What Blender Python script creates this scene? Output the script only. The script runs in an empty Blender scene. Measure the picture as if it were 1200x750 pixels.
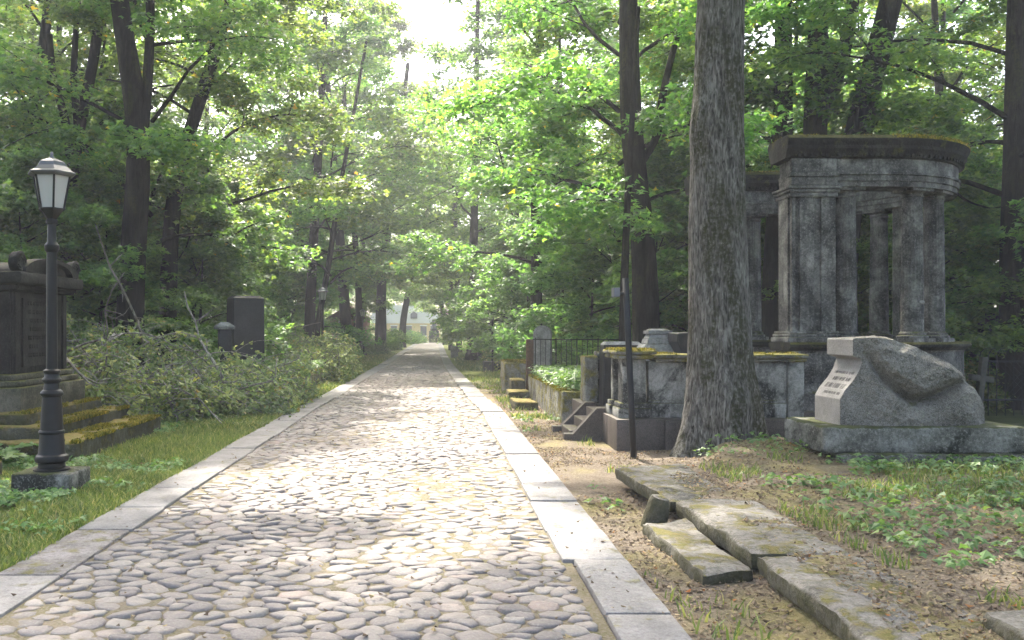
import bpy, math, random
import numpy as np
from mathutils import Vector, Matrix

random.seed(7)
RNG = np.random.default_rng(7)
PI = math.pi
sc = bpy.context.scene
COL = sc.collection

# ------------------------------------------------------------------ camera, sky, sun, exposure
F = 1040.0          # focal length in pixels of the 1200 px wide photograph
CX, CY = 512.0, 386.0   # vanishing point of the path
EYE = 1.6
cam = bpy.data.cameras.new('camera')
cam.sensor_fit = 'HORIZONTAL'
cam.sensor_width = 36.0
cam.lens = 36.0 * F / 1200.0
cam.shift_x = (600 - CX) / 1200.0
cam.shift_y = -(375 - CY) / 1200.0
cam.clip_start = 0.05
cam.clip_end = 2000
camo = bpy.data.objects.new('camera', cam)
COL.objects.link(camo)
camo.location = (0, 0, EYE)
camo.rotation_euler = (PI / 2, 0, 0)
sc.camera = camo

SUN_EL, SUN_AZ = 54.0, -17.0     # azimuth in degrees, clockwise from +Y
world = bpy.data.worlds.new('World')
sc.world = world
world.use_nodes = True
wn = world.node_tree.nodes
sky = wn.new('ShaderNodeTexSky')
sky.sky_type = 'NISHITA'
sky.sun_disc = False
sky.sun_elevation = math.radians(SUN_EL)
sky.sun_rotation = math.radians(SUN_AZ)
sky.air_density = 0.8
sky.dust_density = 6.0
sky.ozone_density = 1.0
wn['Background'].inputs['Strength'].default_value = 0.15
world.node_tree.links.new(sky.outputs[0], wn['Background'].inputs['Color'])

sun = bpy.data.lights.new('sun', 'SUN')
sun.energy = 2.2
sun.angle = math.radians(1.2)
sun.color = (1.0, 0.95, 0.86)
suno = bpy.data.objects.new('sun', sun)
COL.objects.link(suno)
_e, _a = math.radians(SUN_EL), math.radians(SUN_AZ)
SUNV = Vector((math.sin(_a) * math.cos(_e), math.cos(_a) * math.cos(_e), math.sin(_e)))
suno.rotation_euler = (-SUNV).to_track_quat('-Z', 'Y').to_euler()
suno.location = (0, 0, 60)

sc.view_settings.view_transform = 'Standard'
sc.view_settings.look = 'None'
sc.view_settings.gamma = 1.0
sc.view_settings.exposure = 2.78
sc.view_settings.use_curve_mapping = False
sc.view_settings.use_white_balance = True      # balanced for the shade, as the photograph is
sc.view_settings.white_balance_temperature = 6650
sc.view_settings.white_balance_tint = 9
sc.render.engine = 'CYCLES'
cy = sc.cycles
cy.use_denoising = True
cy.max_bounces = 9
cy.diffuse_bounces = 6
cy.glossy_bounces = 2
cy.transmission_bounces = 4
cy.volume_bounces = 0
cy.transparent_max_bounces = 8
cy.sample_clamp_indirect = 6.0
cy.caustics_reflective = False
cy.caustics_refractive = False


def P(px, py, Y):
    return Vector(((px - CX) / F * Y, Y, EYE - (py - CY) / F * Y))


# ------------------------------------------------------------------ numeric helpers
def _hash(i, j, k, seed):
    n = (i * 374761393 + j * 668265263 + k * 2147483647 + seed * 1274126177) & 0xFFFFFFFF
    n = ((n ^ (n >> 13)) * 1274126177) & 0xFFFFFFFF
    n = n ^ (n >> 16)
    return (n & 0xFFFFFF) / float(0xFFFFFF)


def vnoise(p, seed=0):
    p = np.asarray(p, dtype=np.float64)
    i = np.floor(p).astype(np.int64)
    f = p - i
    f = f * f * (3 - 2 * f)
    r = 0
    for dx in (0, 1):
        for dy in (0, 1):
            for dz in (0, 1):
                w = (f[:, 0] if dx else 1 - f[:, 0]) * (f[:, 1] if dy else 1 - f[:, 1]) * (f[:, 2] if dz else 1 - f[:, 2])
                r = r + w * _hash(i[:, 0] + dx, i[:, 1] + dy, i[:, 2] + dz, seed)
    return r * 2 - 1


def fbm(p, octaves=3, seed=0):
    p = np.asarray(p, dtype=np.float64)
    r, a, s = 0, 1.0, 0
    for o in range(octaves):
        r = r + a * vnoise(p * (2 ** o), seed + o * 17)
        s += a
        a *= 0.5
    return r / s


def S(a, b, x):
    t = np.clip((np.asarray(x, float) - a) / (b - a), 0, 1)
    return t * t * (3 - 2 * t)


def mesh_np(name, verts, tris=None, quads=None, smooth=False):
    """mesh from numpy arrays"""
    verts = np.asarray(verts, dtype=np.float32).reshape(-1, 3)
    me = bpy.data.meshes.new(name)
    idx, starts, tot = [], [], []
    off = 0
    for arr, n in ((tris, 3), (quads, 4)):
        if arr is None or len(arr) == 0:
            continue
        arr = np.asarray(arr, dtype=np.int32).reshape(-1, n)
        idx.append(arr.ravel())
        starts.append(off + np.arange(len(arr), dtype=np.int32) * n)
        tot.append(np.full(len(arr), n, dtype=np.int32))
        off += arr.size
    idx = np.concatenate(idx); starts = np.concatenate(starts); tot = np.concatenate(tot)
    me.vertices.add(len(verts)); me.vertices.foreach_set('co', verts.ravel())
    me.loops.add(len(idx)); me.loops.foreach_set('vertex_index', idx)
    me.polygons.add(len(starts)); me.polygons.foreach_set('loop_start', starts)
    me.polygons.foreach_set('loop_total', tot)
    me.polygons.foreach_set('use_smooth', np.full(len(starts), bool(smooth)))
    me.update(calc_edges=True)
    return me


class MB:
    """collects geometry for ONE mesh"""
    def __init__(s):
        s.v = []; s.f = []; s.n = 0

    def add(s, verts, faces):
        verts = [tuple(map(float, q)) for q in verts]
        s.v += verts
        s.f += [tuple(i + s.n for i in f) for f in faces]
        s.n += len(verts)
        return s

    def xf(s, m):
        s.v = [tuple(m @ Vector(q)) for q in s.v]
        return s

    def box(s, x0, x1, y0, y1, z0, z1):
        v = [(x0, y0, z0), (x1, y0, z0), (x1, y1, z0), (x0, y1, z0), (x0, y0, z1), (x1, y0, z1), (x1, y1, z1), (x0, y1, z1)]
        return s.add(v, [(0, 3, 2, 1), (4, 5, 6, 7), (0, 1, 5, 4), (1, 2, 6, 5), (2, 3, 7, 6), (3, 0, 4, 7)])

    def frustum(s, cx, cy, z0, z1, w0, d0, w1, d1):
        v = []
        for z, w, d in ((z0, w0, d0), (z1, w1, d1)):
            v += [(cx - w / 2, cy - d / 2, z), (cx + w / 2, cy - d / 2, z), (cx + w / 2, cy + d / 2, z), (cx - w / 2, cy + d / 2, z)]
        return s.add(v, [(0, 3, 2, 1), (4, 5, 6, 7), (0, 1, 5, 4), (1, 2, 6, 5), (2, 3, 7, 6), (3, 0, 4, 7)])

    def lathe(s, prof, seg=24, cx=0, cy=0, cap=True, rot=0.0):
        v, f = [], []
        for r, z in prof:
            for i in range(seg):
                a = 2 * PI * i / seg + rot
                v.append((cx + r * math.cos(a), cy + r * math.sin(a), z))
        for j in range(len(prof) - 1):
            for i in range(seg):
                k = (i + 1) % seg
                f.append((j * seg + i, j * seg + k, (j + 1) * seg + k, (j + 1) * seg + i))
        if cap:
            f.append(tuple(reversed(range(seg))))
            f.append(tuple((len(prof) - 1) * seg + i for i in range(seg)))
        return s.add(v, f)

    def tube(s, pts, rad, seg=8, cap=True):
        pts = [Vector(q) for q in pts]
        if not hasattr(rad, '__len__'):
            rad = [rad] * len(pts)
        v, f = [], []
        ref = Vector((0, 0, 1))
        for i, p in enumerate(pts):
            t = (pts[min(i + 1, len(pts) - 1)] - pts[max(i - 1, 0)]).normalized()
            if abs(t.dot(ref)) > 0.95:
                rr = Vector((1, 0, 0))
            else:
                rr = ref
            a = t.cross(rr).normalized(); b = t.cross(a).normalized()
            for k in range(seg):
                th = 2 * PI * k / seg
                v.append(p + (a * math.cos(th) + b * math.sin(th)) * rad[i])
        for j in range(len(pts) - 1):
            for k in range(seg):
                l = (k + 1) % seg
                f.append((j * seg + k, j * seg + l, (j + 1) * seg + l, (j + 1) * seg + k))
        if cap:
            f.append(tuple(reversed(range(seg)))); f.append(tuple((len(pts) - 1) * seg + i for i in range(seg)))
        return s.add(v, f)

    def prism(s, poly, y0, y1):
        """polygon in (x, z) pushed along y"""
        n = len(poly)
        v = [(x, y0, z) for x, z in poly] + [(x, y1, z) for x, z in poly]
        f = [tuple(range(n)), tuple(reversed(range(n, 2 * n)))]
        for i in range(n):
            k = (i + 1) % n
            f.append((i, n + i, n + k, k))
        return s.add(v, f)

    def rbox(s, x0, x1, y0, y1, z0, z1, r=0.02, step=0.12, amp=0.008, scale=5.0, seed=0):
        """worn stone block: rounded edges and an uneven surface"""
        c = np.array([(x0 + x1) / 2, (y0 + y1) / 2, (z0 + z1) / 2]); h = np.array([(x1 - x0) / 2, (y1 - y0) / 2, (z1 - z0) / 2])
        r = min(r, h.min() * 0.95)
        def line(hh):
            n = max(2, int(math.ceil(2 * (hh - r) / step)) + 1)
            m = np.linspace(-hh + r, hh - r, n)
            return np.concatenate([[-hh], m, [hh]]) if r > 0 else m
        L = [line(q) for q in h]
        n = [len(q) for q in L]
        key, v, f = {}, [], []
        def vid(i, j, k):
            q = (i, j, k)
            if q not in key:
                key[q] = len(v); v.append((L[0][i], L[1][j], L[2][k]))
            return key[q]
        for i in range(n[0] - 1):
            for j in range(n[1] - 1):
                f.append((vid(i, j, 0), vid(i, j + 1, 0), vid(i + 1, j + 1, 0), vid(i + 1, j, 0)))
                k = n[2] - 1
                f.append((vid(i, j, k), vid(i + 1, j, k), vid(i + 1, j + 1, k), vid(i, j + 1, k)))
        for i in range(n[0] - 1):
            for k in range(n[2] - 1):
                f.append((vid(i, 0, k), vid(i + 1, 0, k), vid(i + 1, 0, k + 1), vid(i, 0, k + 1)))
                j = n[1] - 1
                f.append((vid(i, j, k), vid(i, j, k + 1), vid(i + 1, j, k + 1), vid(i + 1, j, k)))
        for j in range(n[1] - 1):
            for k in range(n[2] - 1):
                f.append((vid(0, j, k), vid(0, j, k + 1), vid(0, j + 1, k + 1), vid(0, j + 1, k)))
                i = n[0] - 1
                f.append((vid(i, j, k), vid(i, j + 1, k), vid(i, j + 1, k + 1), vid(i, j, k + 1)))
        p = np.array(v)
        inner = np.clip(p, -h + r, h - r)
        d = p - inner
        ln = np.linalg.norm(d, axis=1, keepdims=True)
        d = np.where(ln > 1e-9, d / np.maximum(ln, 1e-9), 0)
        p = inner + d * r
        if amp > 0:
            q = (p + c) * scale
            p = p + np.stack([fbm(q, 3, seed), fbm(q, 3, seed + 5), fbm(q, 3, seed + 9)], 1) * amp
        return s.add(p + c, f)

    def mesh(s, name, smooth=False, angle=None):
        me = bpy.data.meshes.new(name)
        me.from_pydata(s.v, [], s.f)
        if smooth or angle:
            me.polygons.foreach_set('use_smooth', [True] * len(me.polygons))
            if angle:
                try:
                    me.set_sharp_from_angle(angle=math.radians(angle))
                except Exception:
                    pass
        me.update()
        return me

    def build(s, name, mat, parent=None, smooth=False, angle=None, bevel=0.0):
        o = obj(name, s.mesh(name, smooth, angle), mat, parent)
        if bevel:
            b = o.modifiers.new('bevel', 'BEVEL'); b.width = bevel; b.segments = 2; b.limit_method = 'ANGLE'; b.angle_limit = 0.6
        return o


def obj(name, me, mat=None, parent=None):
    o = bpy.data.objects.new(name, me)
    COL.objects.link(o)
    if mat is not None and me is not None and len(me.materials) == 0:
        me.materials.append(mat)
    if parent is not None:
        o.parent = parent
    return o


def tag(o, label, cat, group=None, kind=None):
    o['label'] = label; o['category'] = cat
    if group: o['group'] = group
    if kind: o['kind'] = kind
    return o


def thing(name, label, cat, loc=(0, 0, 0), rz=0.0, group=None):
    o = bpy.data.objects.new(name, None)
    o.empty_display_size = 0.2
    COL.objects.link(o)
    o.location = loc; o.rotation_euler = (0, 0, rz)
    return tag(o, label, cat, group)


def copy_tree(o, parent=None, label=None):
    c = o.copy(); COL.objects.link(c); c.parent = parent
    if label: c['label'] = label
    for ch in list(o.children):
        copy_tree(ch, c)
    return c


# ------------------------------------------------------------------ materials
def newmat(name):
    m = bpy.data.materials.new(name); m.use_nodes = True
    nt = m.node_tree
    for n in list(nt.nodes):
        nt.nodes.remove(n)
    out = nt.nodes.new('ShaderNodeOutputMaterial')
    return m, nt, out


class NT:
    def __init__(s, nt): s.nt = nt

    def n(s, t, **k):
        x = s.nt.nodes.new(t)
        for a, b in k.items():
            setattr(x, a, b)
        return x

    def l(s, a, b): s.nt.links.new(a, b)

    def noise(s, vec, scale, detail=4, rough=0.55, dist=0.0):
        x = s.n('ShaderNodeTexNoise'); x.inputs['Scale'].default_value = scale; x.inputs['Detail'].default_value = detail
        x.inputs['Roughness'].default_value = rough; x.inputs['Distortion'].default_value = dist
        s.l(vec, x.inputs['Vector']); return x.outputs['Fac']

    def ramp(s, fac, stops):
        x = s.n('ShaderNodeValToRGB'); e = x.color_ramp.elements
        e[0].position, e[0].color = stops[0][0], (*stops[0][1], 1)
        e[1].position, e[1].color = stops[-1][0], (*stops[-1][1], 1)
        for p, c in stops[1:-1]:
            q = e.new(p); q.color = (*c, 1)
        s.l(fac, x.inputs['Fac']); return x.outputs['Color']

    def mrange(s, v, a, b, c=0.0, d=1.0):
        x = s.n('ShaderNodeMapRange'); x.inputs['From Min'].default_value = a; x.inputs['From Max'].default_value = b
        x.inputs['To Min'].default_value = c; x.inputs['To Max'].default_value = d
        s.l(v, x.inputs['Value']); return x.outputs['Result']

    def math(s, op, a, b=None):
        x = s.n('ShaderNodeMath', operation=op)
        for i, q in enumerate((a, b)):
            if q is None: continue
            if isinstance(q, (int, float)): x.inputs[i].default_value = q
            else: s.l(q, x.inputs[i])
        return x.outputs[0]

    def mix(s, fac, a, b, blend='MIX'):
        x = s.n('ShaderNodeMix', data_type='RGBA', blend_type=blend)
        for sock, q in ((x.inputs['Factor'], fac), (x.inputs[6], a), (x.inputs[7], b)):
            if isinstance(q, (int, float)): sock.default_value = q
            elif isinstance(q, tuple): sock.default_value = (*q, 1)
            else: s.l(q, sock)
        return x.outputs[2]

    def bump(s, h, strength=0.5, dist=0.02):
        x = s.n('ShaderNodeBump'); x.inputs['Strength'].default_value = strength; x.inputs['Distance'].default_value = dist
        s.l(h, x.inputs['Height']); return x.outputs['Normal']

    def principled(s, out, col, rough=0.8, normal=None, spec=0.3, metal=0.0):
        x = s.n('ShaderNodeBsdfPrincipled')
        if isinstance(col, tuple): x.inputs['Base Color'].default_value = (*col, 1)
        else: s.l(col, x.inputs['Base Color'])
        if isinstance(rough, (int, float)): x.inputs['Roughness'].default_value = rough
        else: s.l(rough, x.inputs['Roughness'])
        x.inputs['Specular IOR Level'].default_value = spec; x.inputs['Metallic'].default_value = metal
        if normal is not None: s.l(normal, x.inputs['Normal'])
        s.l(x.outputs[0], out.inputs['Surface']); return x

    def pos(s):
        return s.n('ShaderNodeNewGeometry').outputs['Position']

    def scaled(s, vec, sx, sy, sz):
        x = s.n('ShaderNodeMapping'); x.inputs['Scale'].default_value = (sx, sy, sz)
        s.l(vec, x.inputs['Vector']); return x.outputs['Vector']


def mat_stone(name, base, dark, light, moss=0.5, moss_col=(0.11, 0.105, 0.022), stain=0.5, speck=0.0, rough=0.85, bump=0.5, streak=0.4, drymoss=None, side=0.0, mott=0.55, slo=0.52):
    m, nt, out = newmat(name); k = NT(nt)
    p = k.pos()
    n1 = k.noise(p, 3.0, 6, 0.62)
    col = k.ramp(n1, [(0.32, dark), (0.5, base), (0.7, light)])
    # run-off streaks, stretched vertically
    sv = k.scaled(p, 7.0, 7.0, 0.8)
    st = k.mrange(k.noise(sv, 1.0, 5, 0.6), 0.5, 0.68)
    col = k.mix(k.math('MULTIPLY', st, streak), col, dark)
    bl = k.mrange(k.noise(p, 1.7, 5, 0.65, 0.6), slo, slo + 0.09)
    col = k.mix(k.math('MULTIPLY', bl, stain), col, tuple(c * 0.45 for c in dark))
    if speck:
        sp = k.noise(p, 130.0, 2, 0.6)
        col = k.mix(k.mrange(sp, 0.4, 0.62, 0, speck), col, tuple(min(1, c * 1.9) for c in light))
        sp2 = k.noise(p, 90.0, 2, 0.6)
        col = k.mix(k.mrange(sp2, 0.56, 0.68, 0, speck), col, tuple(c * 0.5 for c in dark))
    fm = k.math('ADD', k.math('MULTIPLY', k.noise(p, 28.0, 5, 0.7), 0.6), k.math('MULTIPLY', k.noise(p, 85.0, 3, 0.6), 0.4))
    col = k.mix(k.mrange(fm, 0.36, 0.5, mott, 0.0), col, tuple(c * 0.5 for c in dark))
    col = k.mix(k.mrange(fm, 0.52, 0.64, 0.0, mott), col, tuple(min(1, c * 1.15) for c in light))
    # moss grows on what faces up
    g = k.n('ShaderNodeNewGeometry')
    sx = k.n('ShaderNodeSeparateXYZ'); k.l(g.outputs['Normal'], sx.inputs[0])
    up = k.mrange(sx.outputs['Z'], 0.1, 0.9)
    mn = k.noise(p, 5.0, 6, 0.65)
    mm = k.mrange(k.math('ADD', k.math('MULTIPLY', up, 0.34), mn), 0.86 - 0.34 * moss, 0.98 - 0.34 * moss)
    mc = k.mix(k.mrange(k.noise(p, 17.0, 3), 0.35, 0.65), moss_col, drymoss or tuple(c * 0.5 for c in moss_col))
    mm = k.math('MULTIPLY', mm, 0.92)
    col = k.mix(mm, col, mc)
    if side:   # algae and dirt on the upright edges
        ab = k.math('ABSOLUTE', sx.outputs['Z'])
        sd = k.math('MULTIPLY', k.mrange(ab, 0.75, 0.35), k.mrange(k.noise(p, 6.0, 5, 0.65), 0.3, 0.55, 0.3, 1.0))
        col = k.mix(k.math('MULTIPLY', sd, side), col, k.mix(k.noise(p, 20.0, 3), (0.022, 0.022, 0.012), (0.075, 0.07, 0.028)))
    h = k.math('ADD', k.noise(p, 24.0, 6, 0.65), k.math('MULTIPLY', k.noise(p, 6.0, 4), 1.2))
    h = k.math('ADD', h, k.math('MULTIPLY', k.math('MULTIPLY', mm, k.noise(p, 60.0, 3)), 1.6))
    k.principled(out, col, rough, k.bump(h, bump, 0.02), 0.25)
    return m


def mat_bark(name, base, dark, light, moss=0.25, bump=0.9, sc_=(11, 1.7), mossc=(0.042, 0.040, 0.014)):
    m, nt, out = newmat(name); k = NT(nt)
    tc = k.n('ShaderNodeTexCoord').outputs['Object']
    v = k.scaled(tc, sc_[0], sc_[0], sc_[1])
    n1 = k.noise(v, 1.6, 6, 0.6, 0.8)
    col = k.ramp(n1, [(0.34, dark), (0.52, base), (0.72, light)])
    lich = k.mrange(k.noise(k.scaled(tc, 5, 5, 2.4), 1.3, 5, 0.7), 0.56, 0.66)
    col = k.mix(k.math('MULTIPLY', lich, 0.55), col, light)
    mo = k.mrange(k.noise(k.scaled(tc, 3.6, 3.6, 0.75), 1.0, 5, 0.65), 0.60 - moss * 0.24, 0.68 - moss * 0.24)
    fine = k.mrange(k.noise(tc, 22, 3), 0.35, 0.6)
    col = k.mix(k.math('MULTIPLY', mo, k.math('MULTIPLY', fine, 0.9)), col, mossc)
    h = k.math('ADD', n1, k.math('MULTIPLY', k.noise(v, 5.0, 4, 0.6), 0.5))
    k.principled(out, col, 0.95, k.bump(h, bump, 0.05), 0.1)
    return m


def mat_leaf(name, stops, trans, tmix=0.5, rough=0.42, spec=0.5, hue=0.03, clump=0.9, tuple_mul=(1.2, 1.22, 1.05)):
    m, nt, out = newmat(name); k = NT(nt)
    g = k.n('ShaderNodeNewGeometry')
    oi = k.n('ShaderNodeObjectInfo')
    col = k.ramp(g.outputs['Random Per Island'], stops)
    cl = k.noise(g.outputs['Position'], clump, 3, 0.5)
    col = k.mix(k.mrange(cl, 0.35, 0.65), col, tuple_mul, 'MULTIPLY')
    hs = k.n('ShaderNodeHueSaturation')
    k.l(k.mrange(oi.outputs['Random'], 0, 1, 0.5 - hue, 0.5 + hue * 0.6), hs.inputs['Hue'])
    k.l(k.mrange(oi.outputs['Random'], 0, 1, 0.85, 1.2), hs.inputs['Value'])
    k.l(col, hs.inputs['Color'])
    b = k.n('ShaderNodeBsdfPrincipled')
    k.l(hs.outputs[0], b.inputs['Base Color']); b.inputs['Roughness'].default_value = rough; b.inputs['Specular IOR Level'].default_value = spec
    t = k.n('ShaderNodeBsdfTranslucent')
    tc = k.mix(1.0, hs.outputs[0], trans, 'MULTIPLY')
    k.l(tc, t.inputs['Color'])
    mx = k.n('ShaderNodeMixShader'); mx.inputs[0].default_value = tmix
    k.l(b.outputs[0], mx.inputs[1]); k.l(t.outputs[0], mx.inputs[2]); k.l(mx.outputs[0], out.inputs['Surface'])
    return m


def mat_plain(name, col, rough=0.5, metal=0.0, spec=0.4, var=0.25, scale=8.0, bump=0.1):
    m, nt, out = newmat(name); k = NT(nt)
    p = k.pos()
    n = k.noise(p, scale, 5, 0.6)
    c = k.ramp(n, [(0.3, tuple(q * (1 - var) for q in col)), (0.7, tuple(min(1, q * (1 + var)) for q in col))])
    k.principled(out, c, rough, k.bump(k.noise(p, scale * 6, 4), bump, 0.01), spec, metal)
    return m


LEAF_STOPS = [(0.0, (0.040, 0.085, 0.032)), (0.35, (0.060, 0.118, 0.040)), (0.7, (0.086, 0.150, 0.045)), (0.965, (0.112, 0.172, 0.048)), (0.990, (0.13, 0.18, 0.05)), (0.994, (0.28, 0.23, 0.03)), (1.0, (0.28, 0.18, 0.03))]
M = {}
M['leaf'] = mat_leaf('maple_leaf', LEAF_STOPS, (3.0, 2.9, 1.5), 0.5)
M['leaf_far'] = mat_leaf('far_leaf', LEAF_STOPS[:4] + [(1.0, (0.12, 0.19, 0.04))], (3.0, 2.9, 1.5), 0.5)
M['leaf_under'] = mat_leaf('understory_leaf', [(0.0, (0.050, 0.108, 0.042)), (0.6, (0.082, 0.155, 0.055)), (1.0, (0.115, 0.19, 0.062))], (3.0, 2.9, 1.5), 0.5)
M['leaf_brush'] = mat_leaf('wilted_leaf', [(0.0, (0.10, 0.155, 0.075)), (0.45, (0.165, 0.225, 0.115)), (0.8, (0.26, 0.31, 0.15)), (0.97, (0.30, 0.32, 0.13)), (1.0, (0.26, 0.19, 0.08))], (1.5, 1.5, 1.0), 0.3, 0.6, 0.3, 0.015, 1.6, (1.5, 1.5, 1.0))
M['leaf_weed'] = mat_leaf('weed_leaf', [(0.0, (0.055, 0.12, 0.04)), (0.6, (0.10, 0.18, 0.065)), (1.0, (0.16, 0.24, 0.08))], (1.8, 1.8, 1.0), 0.35, 0.5, 0.4, 0.01)
M['grass'] = mat_leaf('grass_blade', [(0.0, (0.065, 0.10, 0.034)), (0.5, (0.115, 0.16, 0.05)), (0.8, (0.18, 0.20, 0.07)), (1.0, (0.32, 0.28, 0.15))], (1.6, 1.6, 1.0), 0.4, 0.5, 0.35, 0.005)
M['litter'] = mat_leaf('fallen_leaf', [(0.0, (0.075, 0.055, 0.04)), (0.4, (0.16, 0.12, 0.085)), (0.8, (0.25, 0.20, 0.135)), (0.96, (0.30, 0.24, 0.12)), (1.0, (0.32, 0.12, 0.04))], (1.2, 1.2, 1.0), 0.2, 0.7, 0.2, 0.0, 2.0, (1.15, 1.1, 1.05))
M['moss'] = mat_leaf('moss', [(0.0, (0.05, 0.055, 0.012)), (0.4, (0.11, 0.115, 0.018)), (0.75, (0.19, 0.18, 0.028)), (1.0, (0.27, 0.20, 0.06))], (1.2, 1.2, 1.0), 0.25, 0.8, 0.15, 0.0, 4.0, (1.6, 1.4, 1.0))
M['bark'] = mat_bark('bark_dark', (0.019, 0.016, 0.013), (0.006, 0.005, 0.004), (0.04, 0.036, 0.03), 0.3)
M['bark_big'] = mat_bark('bark_grey_mossy', (0.135, 0.127, 0.113), (0.022, 0.019, 0.016), (0.29, 0.28, 0.255), 0.50, 1.0, (21, 4.2), (0.034, 0.036, 0.012))
M['twig'] = mat_bark('twig_bark', (0.20, 0.185, 0.165), (0.10, 0.085, 0.07), (0.40, 0.37, 0.33), 0.0, 0.3)
M['exedra'] = mat_stone('weathered_sandstone', (0.118, 0.112, 0.104), (0.021, 0.020, 0.019), (0.30, 0.288, 0.268), 0.30, (0.075, 0.08, 0.018), 0.7, 0, 0.9, 0.5, 0.75)
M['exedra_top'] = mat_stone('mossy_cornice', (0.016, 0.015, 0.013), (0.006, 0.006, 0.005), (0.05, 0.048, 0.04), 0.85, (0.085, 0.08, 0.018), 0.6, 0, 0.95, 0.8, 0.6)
M['pale'] = mat_stone('pale_limestone', (0.26, 0.26, 0.24), (0.07, 0.07, 0.065), (0.38, 0.375, 0.35), 0.55, (0.10, 0.10, 0.022), 1.0, 0, 0.9, 0.7, 0.7, slo=0.50)
M['pale_mossy'] = mat_stone('mossy_limestone', (0.20, 0.195, 0.17), (0.06, 0.06, 0.05), (0.31, 0.30, 0.26), 1.15, (0.19, 0.165, 0.032), 0.5, 0, 0.95, 0.7, 0.5, (0.10, 0.095, 0.02))
M['step'] = mat_stone('mossy_step', (0.15, 0.14, 0.115), (0.045, 0.045, 0.036), (0.28, 0.255, 0.21), 1.0, (0.15, 0.15, 0.022), 0.5, 0, 0.95, 1.0, 0.6, (0.25, 0.17, 0.07), 0.85)
M['granite'] = mat_stone('red_granite', (0.062, 0.052, 0.046), (0.032, 0.027, 0.024), (0.095, 0.08, 0.072), 0.0, (0.1, 0.1, 0.02), 0.25, 0.5, 0.5, 0.15, 0.3)
M['boulder'] = mat_stone('rough_granite', (0.125, 0.115, 0.098), (0.042, 0.038, 0.03), (0.21, 0.195, 0.172), 0.02, (0.09, 0.09, 0.03), 0.45, 0.55, 0.9, 1.0, 0.2)
M['boulder_cut'] = mat_stone('cut_granite', (0.19, 0.178, 0.168), (0.12, 0.112, 0.104), (0.25, 0.236, 0.225), 0.0, (0.09, 0.09, 0.03), 0.1, 0.4, 0.6, 0.2, 0.1, mott=0.25)
M['plinth'] = mat_stone('stained_plinth', (0.13, 0.127, 0.11), (0.025, 0.027, 0.02), (0.29, 0.285, 0.26), 0.45, (0.07, 0.08, 0.02), 0.85, 0, 0.9, 0.8, 0.3)
M['slab'] = mat_stone('grey_slab', (0.165, 0.152, 0.134), (0.06, 0.056, 0.046), (0.26, 0.242, 0.22), 0.10, (0.12, 0.112, 0.026), 0.3, 0, 0.9, 0.9, 0.2, (0.16, 0.13, 0.045), 0.9)
M['dark_granite'] = mat_stone('dark_granite', (0.017, 0.017, 0.018), (0.008, 0.008, 0.009), (0.034, 0.034, 0.036), 0.0, (0.1, 0.1, 0.02), 0.3, 0.4, 0.45, 0.12, 0.3)
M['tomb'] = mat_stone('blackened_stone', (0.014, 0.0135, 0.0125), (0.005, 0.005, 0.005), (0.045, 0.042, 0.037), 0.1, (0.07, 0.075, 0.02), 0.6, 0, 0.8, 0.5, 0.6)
M['tomb_base'] = mat_stone('mossy_tomb_base', (0.085, 0.078, 0.055), (0.03, 0.03, 0.02), (0.17, 0.15, 0.115), 0.5, (0.13, 0.13, 0.03), 0.4, 0, 0.9, 0.5, 0.6)
M['grave'] = mat_stone('grey_gravestone', (0.25, 0.25, 0.245), (0.12, 0.12, 0.115), (0.36, 0.355, 0.345), 0.15, (0.09, 0.09, 0.03), 0.3, 0, 0.85, 0.4, 0.4)
M['kerb'] = mat_stone('kerb_stone', (0.20, 0.19, 0.188), (0.145, 0.137, 0.134), (0.245, 0.234, 0.23), -0.2, (0.2, 0.18, 0.06), 0.22, 0.12, 0.75, 0.5, 0.0, mott=0.45)
M['kerb_old'] = mat_stone('old_kerb_stone', (0.22, 0.20, 0.193), (0.12, 0.108, 0.105), (0.29, 0.268, 0.26), 0.0, (0.2, 0.18, 0.06), 0.3, 0.1, 0.85, 0.8, 0.0)
M['iron'] = mat_plain('black_iron', (0.006, 0.0065, 0.0075), 0.42, 0.0, 0.3, 0.4, 10, 0.15)
M['steel'] = mat_plain('dark_steel', (0.011, 0.012, 0.015), 0.45, 0.0, 0.3, 0.3, 6, 0.05)
M['lamp_roof'] = mat_plain('grey_lamp_metal', (0.10, 0.105, 0.115), 0.38, 0.3, 0.5, 0.2, 6, 0.05)
M['rust'] = mat_plain('rusty_iron', (0.085, 0.045, 0.028), 0.85, 0.0, 0.2, 0.5, 20, 0.4)
M['grey_metal'] = mat_plain('grey_metal', (0.13, 0.135, 0.15), 0.4, 0.4, 0.5, 0.1)
M['white'] = mat_plain('white_paint', (0.75, 0.76, 0.74), 0.5, 0, 0.4, 0.05)
M['ink'] = mat_plain('dark_lettering', (0.12, 0.112, 0.105), 0.8, 0, 0.2, 0.1)
M['letter'] = mat_plain('bronze_letter', (0.20, 0.19, 0.17), 0.5, 0.2, 0.4, 0.2)
M['wood'] = mat_plain('grey_weathered_wood', (0.05, 0.048, 0.04), 0.9, 0, 0.2, 0.35, 14, 0.4)
M['yellow_wall'] = mat_plain('yellow_plaster', (0.62, 0.47, 0.20), 0.9, 0, 0.2, 0.08)
M['pink_wall'] = mat_plain('pink_plaster', (0.50, 0.30, 0.26), 0.9, 0, 0.2, 0.08)
M['far_roof'] = mat_plain('pale_tin_roof', (0.55, 0.56, 0.58), 0.5, 0.1, 0.4, 0.05)
M['window'] = mat_plain('dark_pane', (0.04, 0.05, 0.06), 0.1, 0, 0.6, 0.1)
M['yellow_cloth'] = mat_plain('yellow_sheet', (0.50, 0.38, 0.03), 0.6, 0, 0.3, 0.15)

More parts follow.
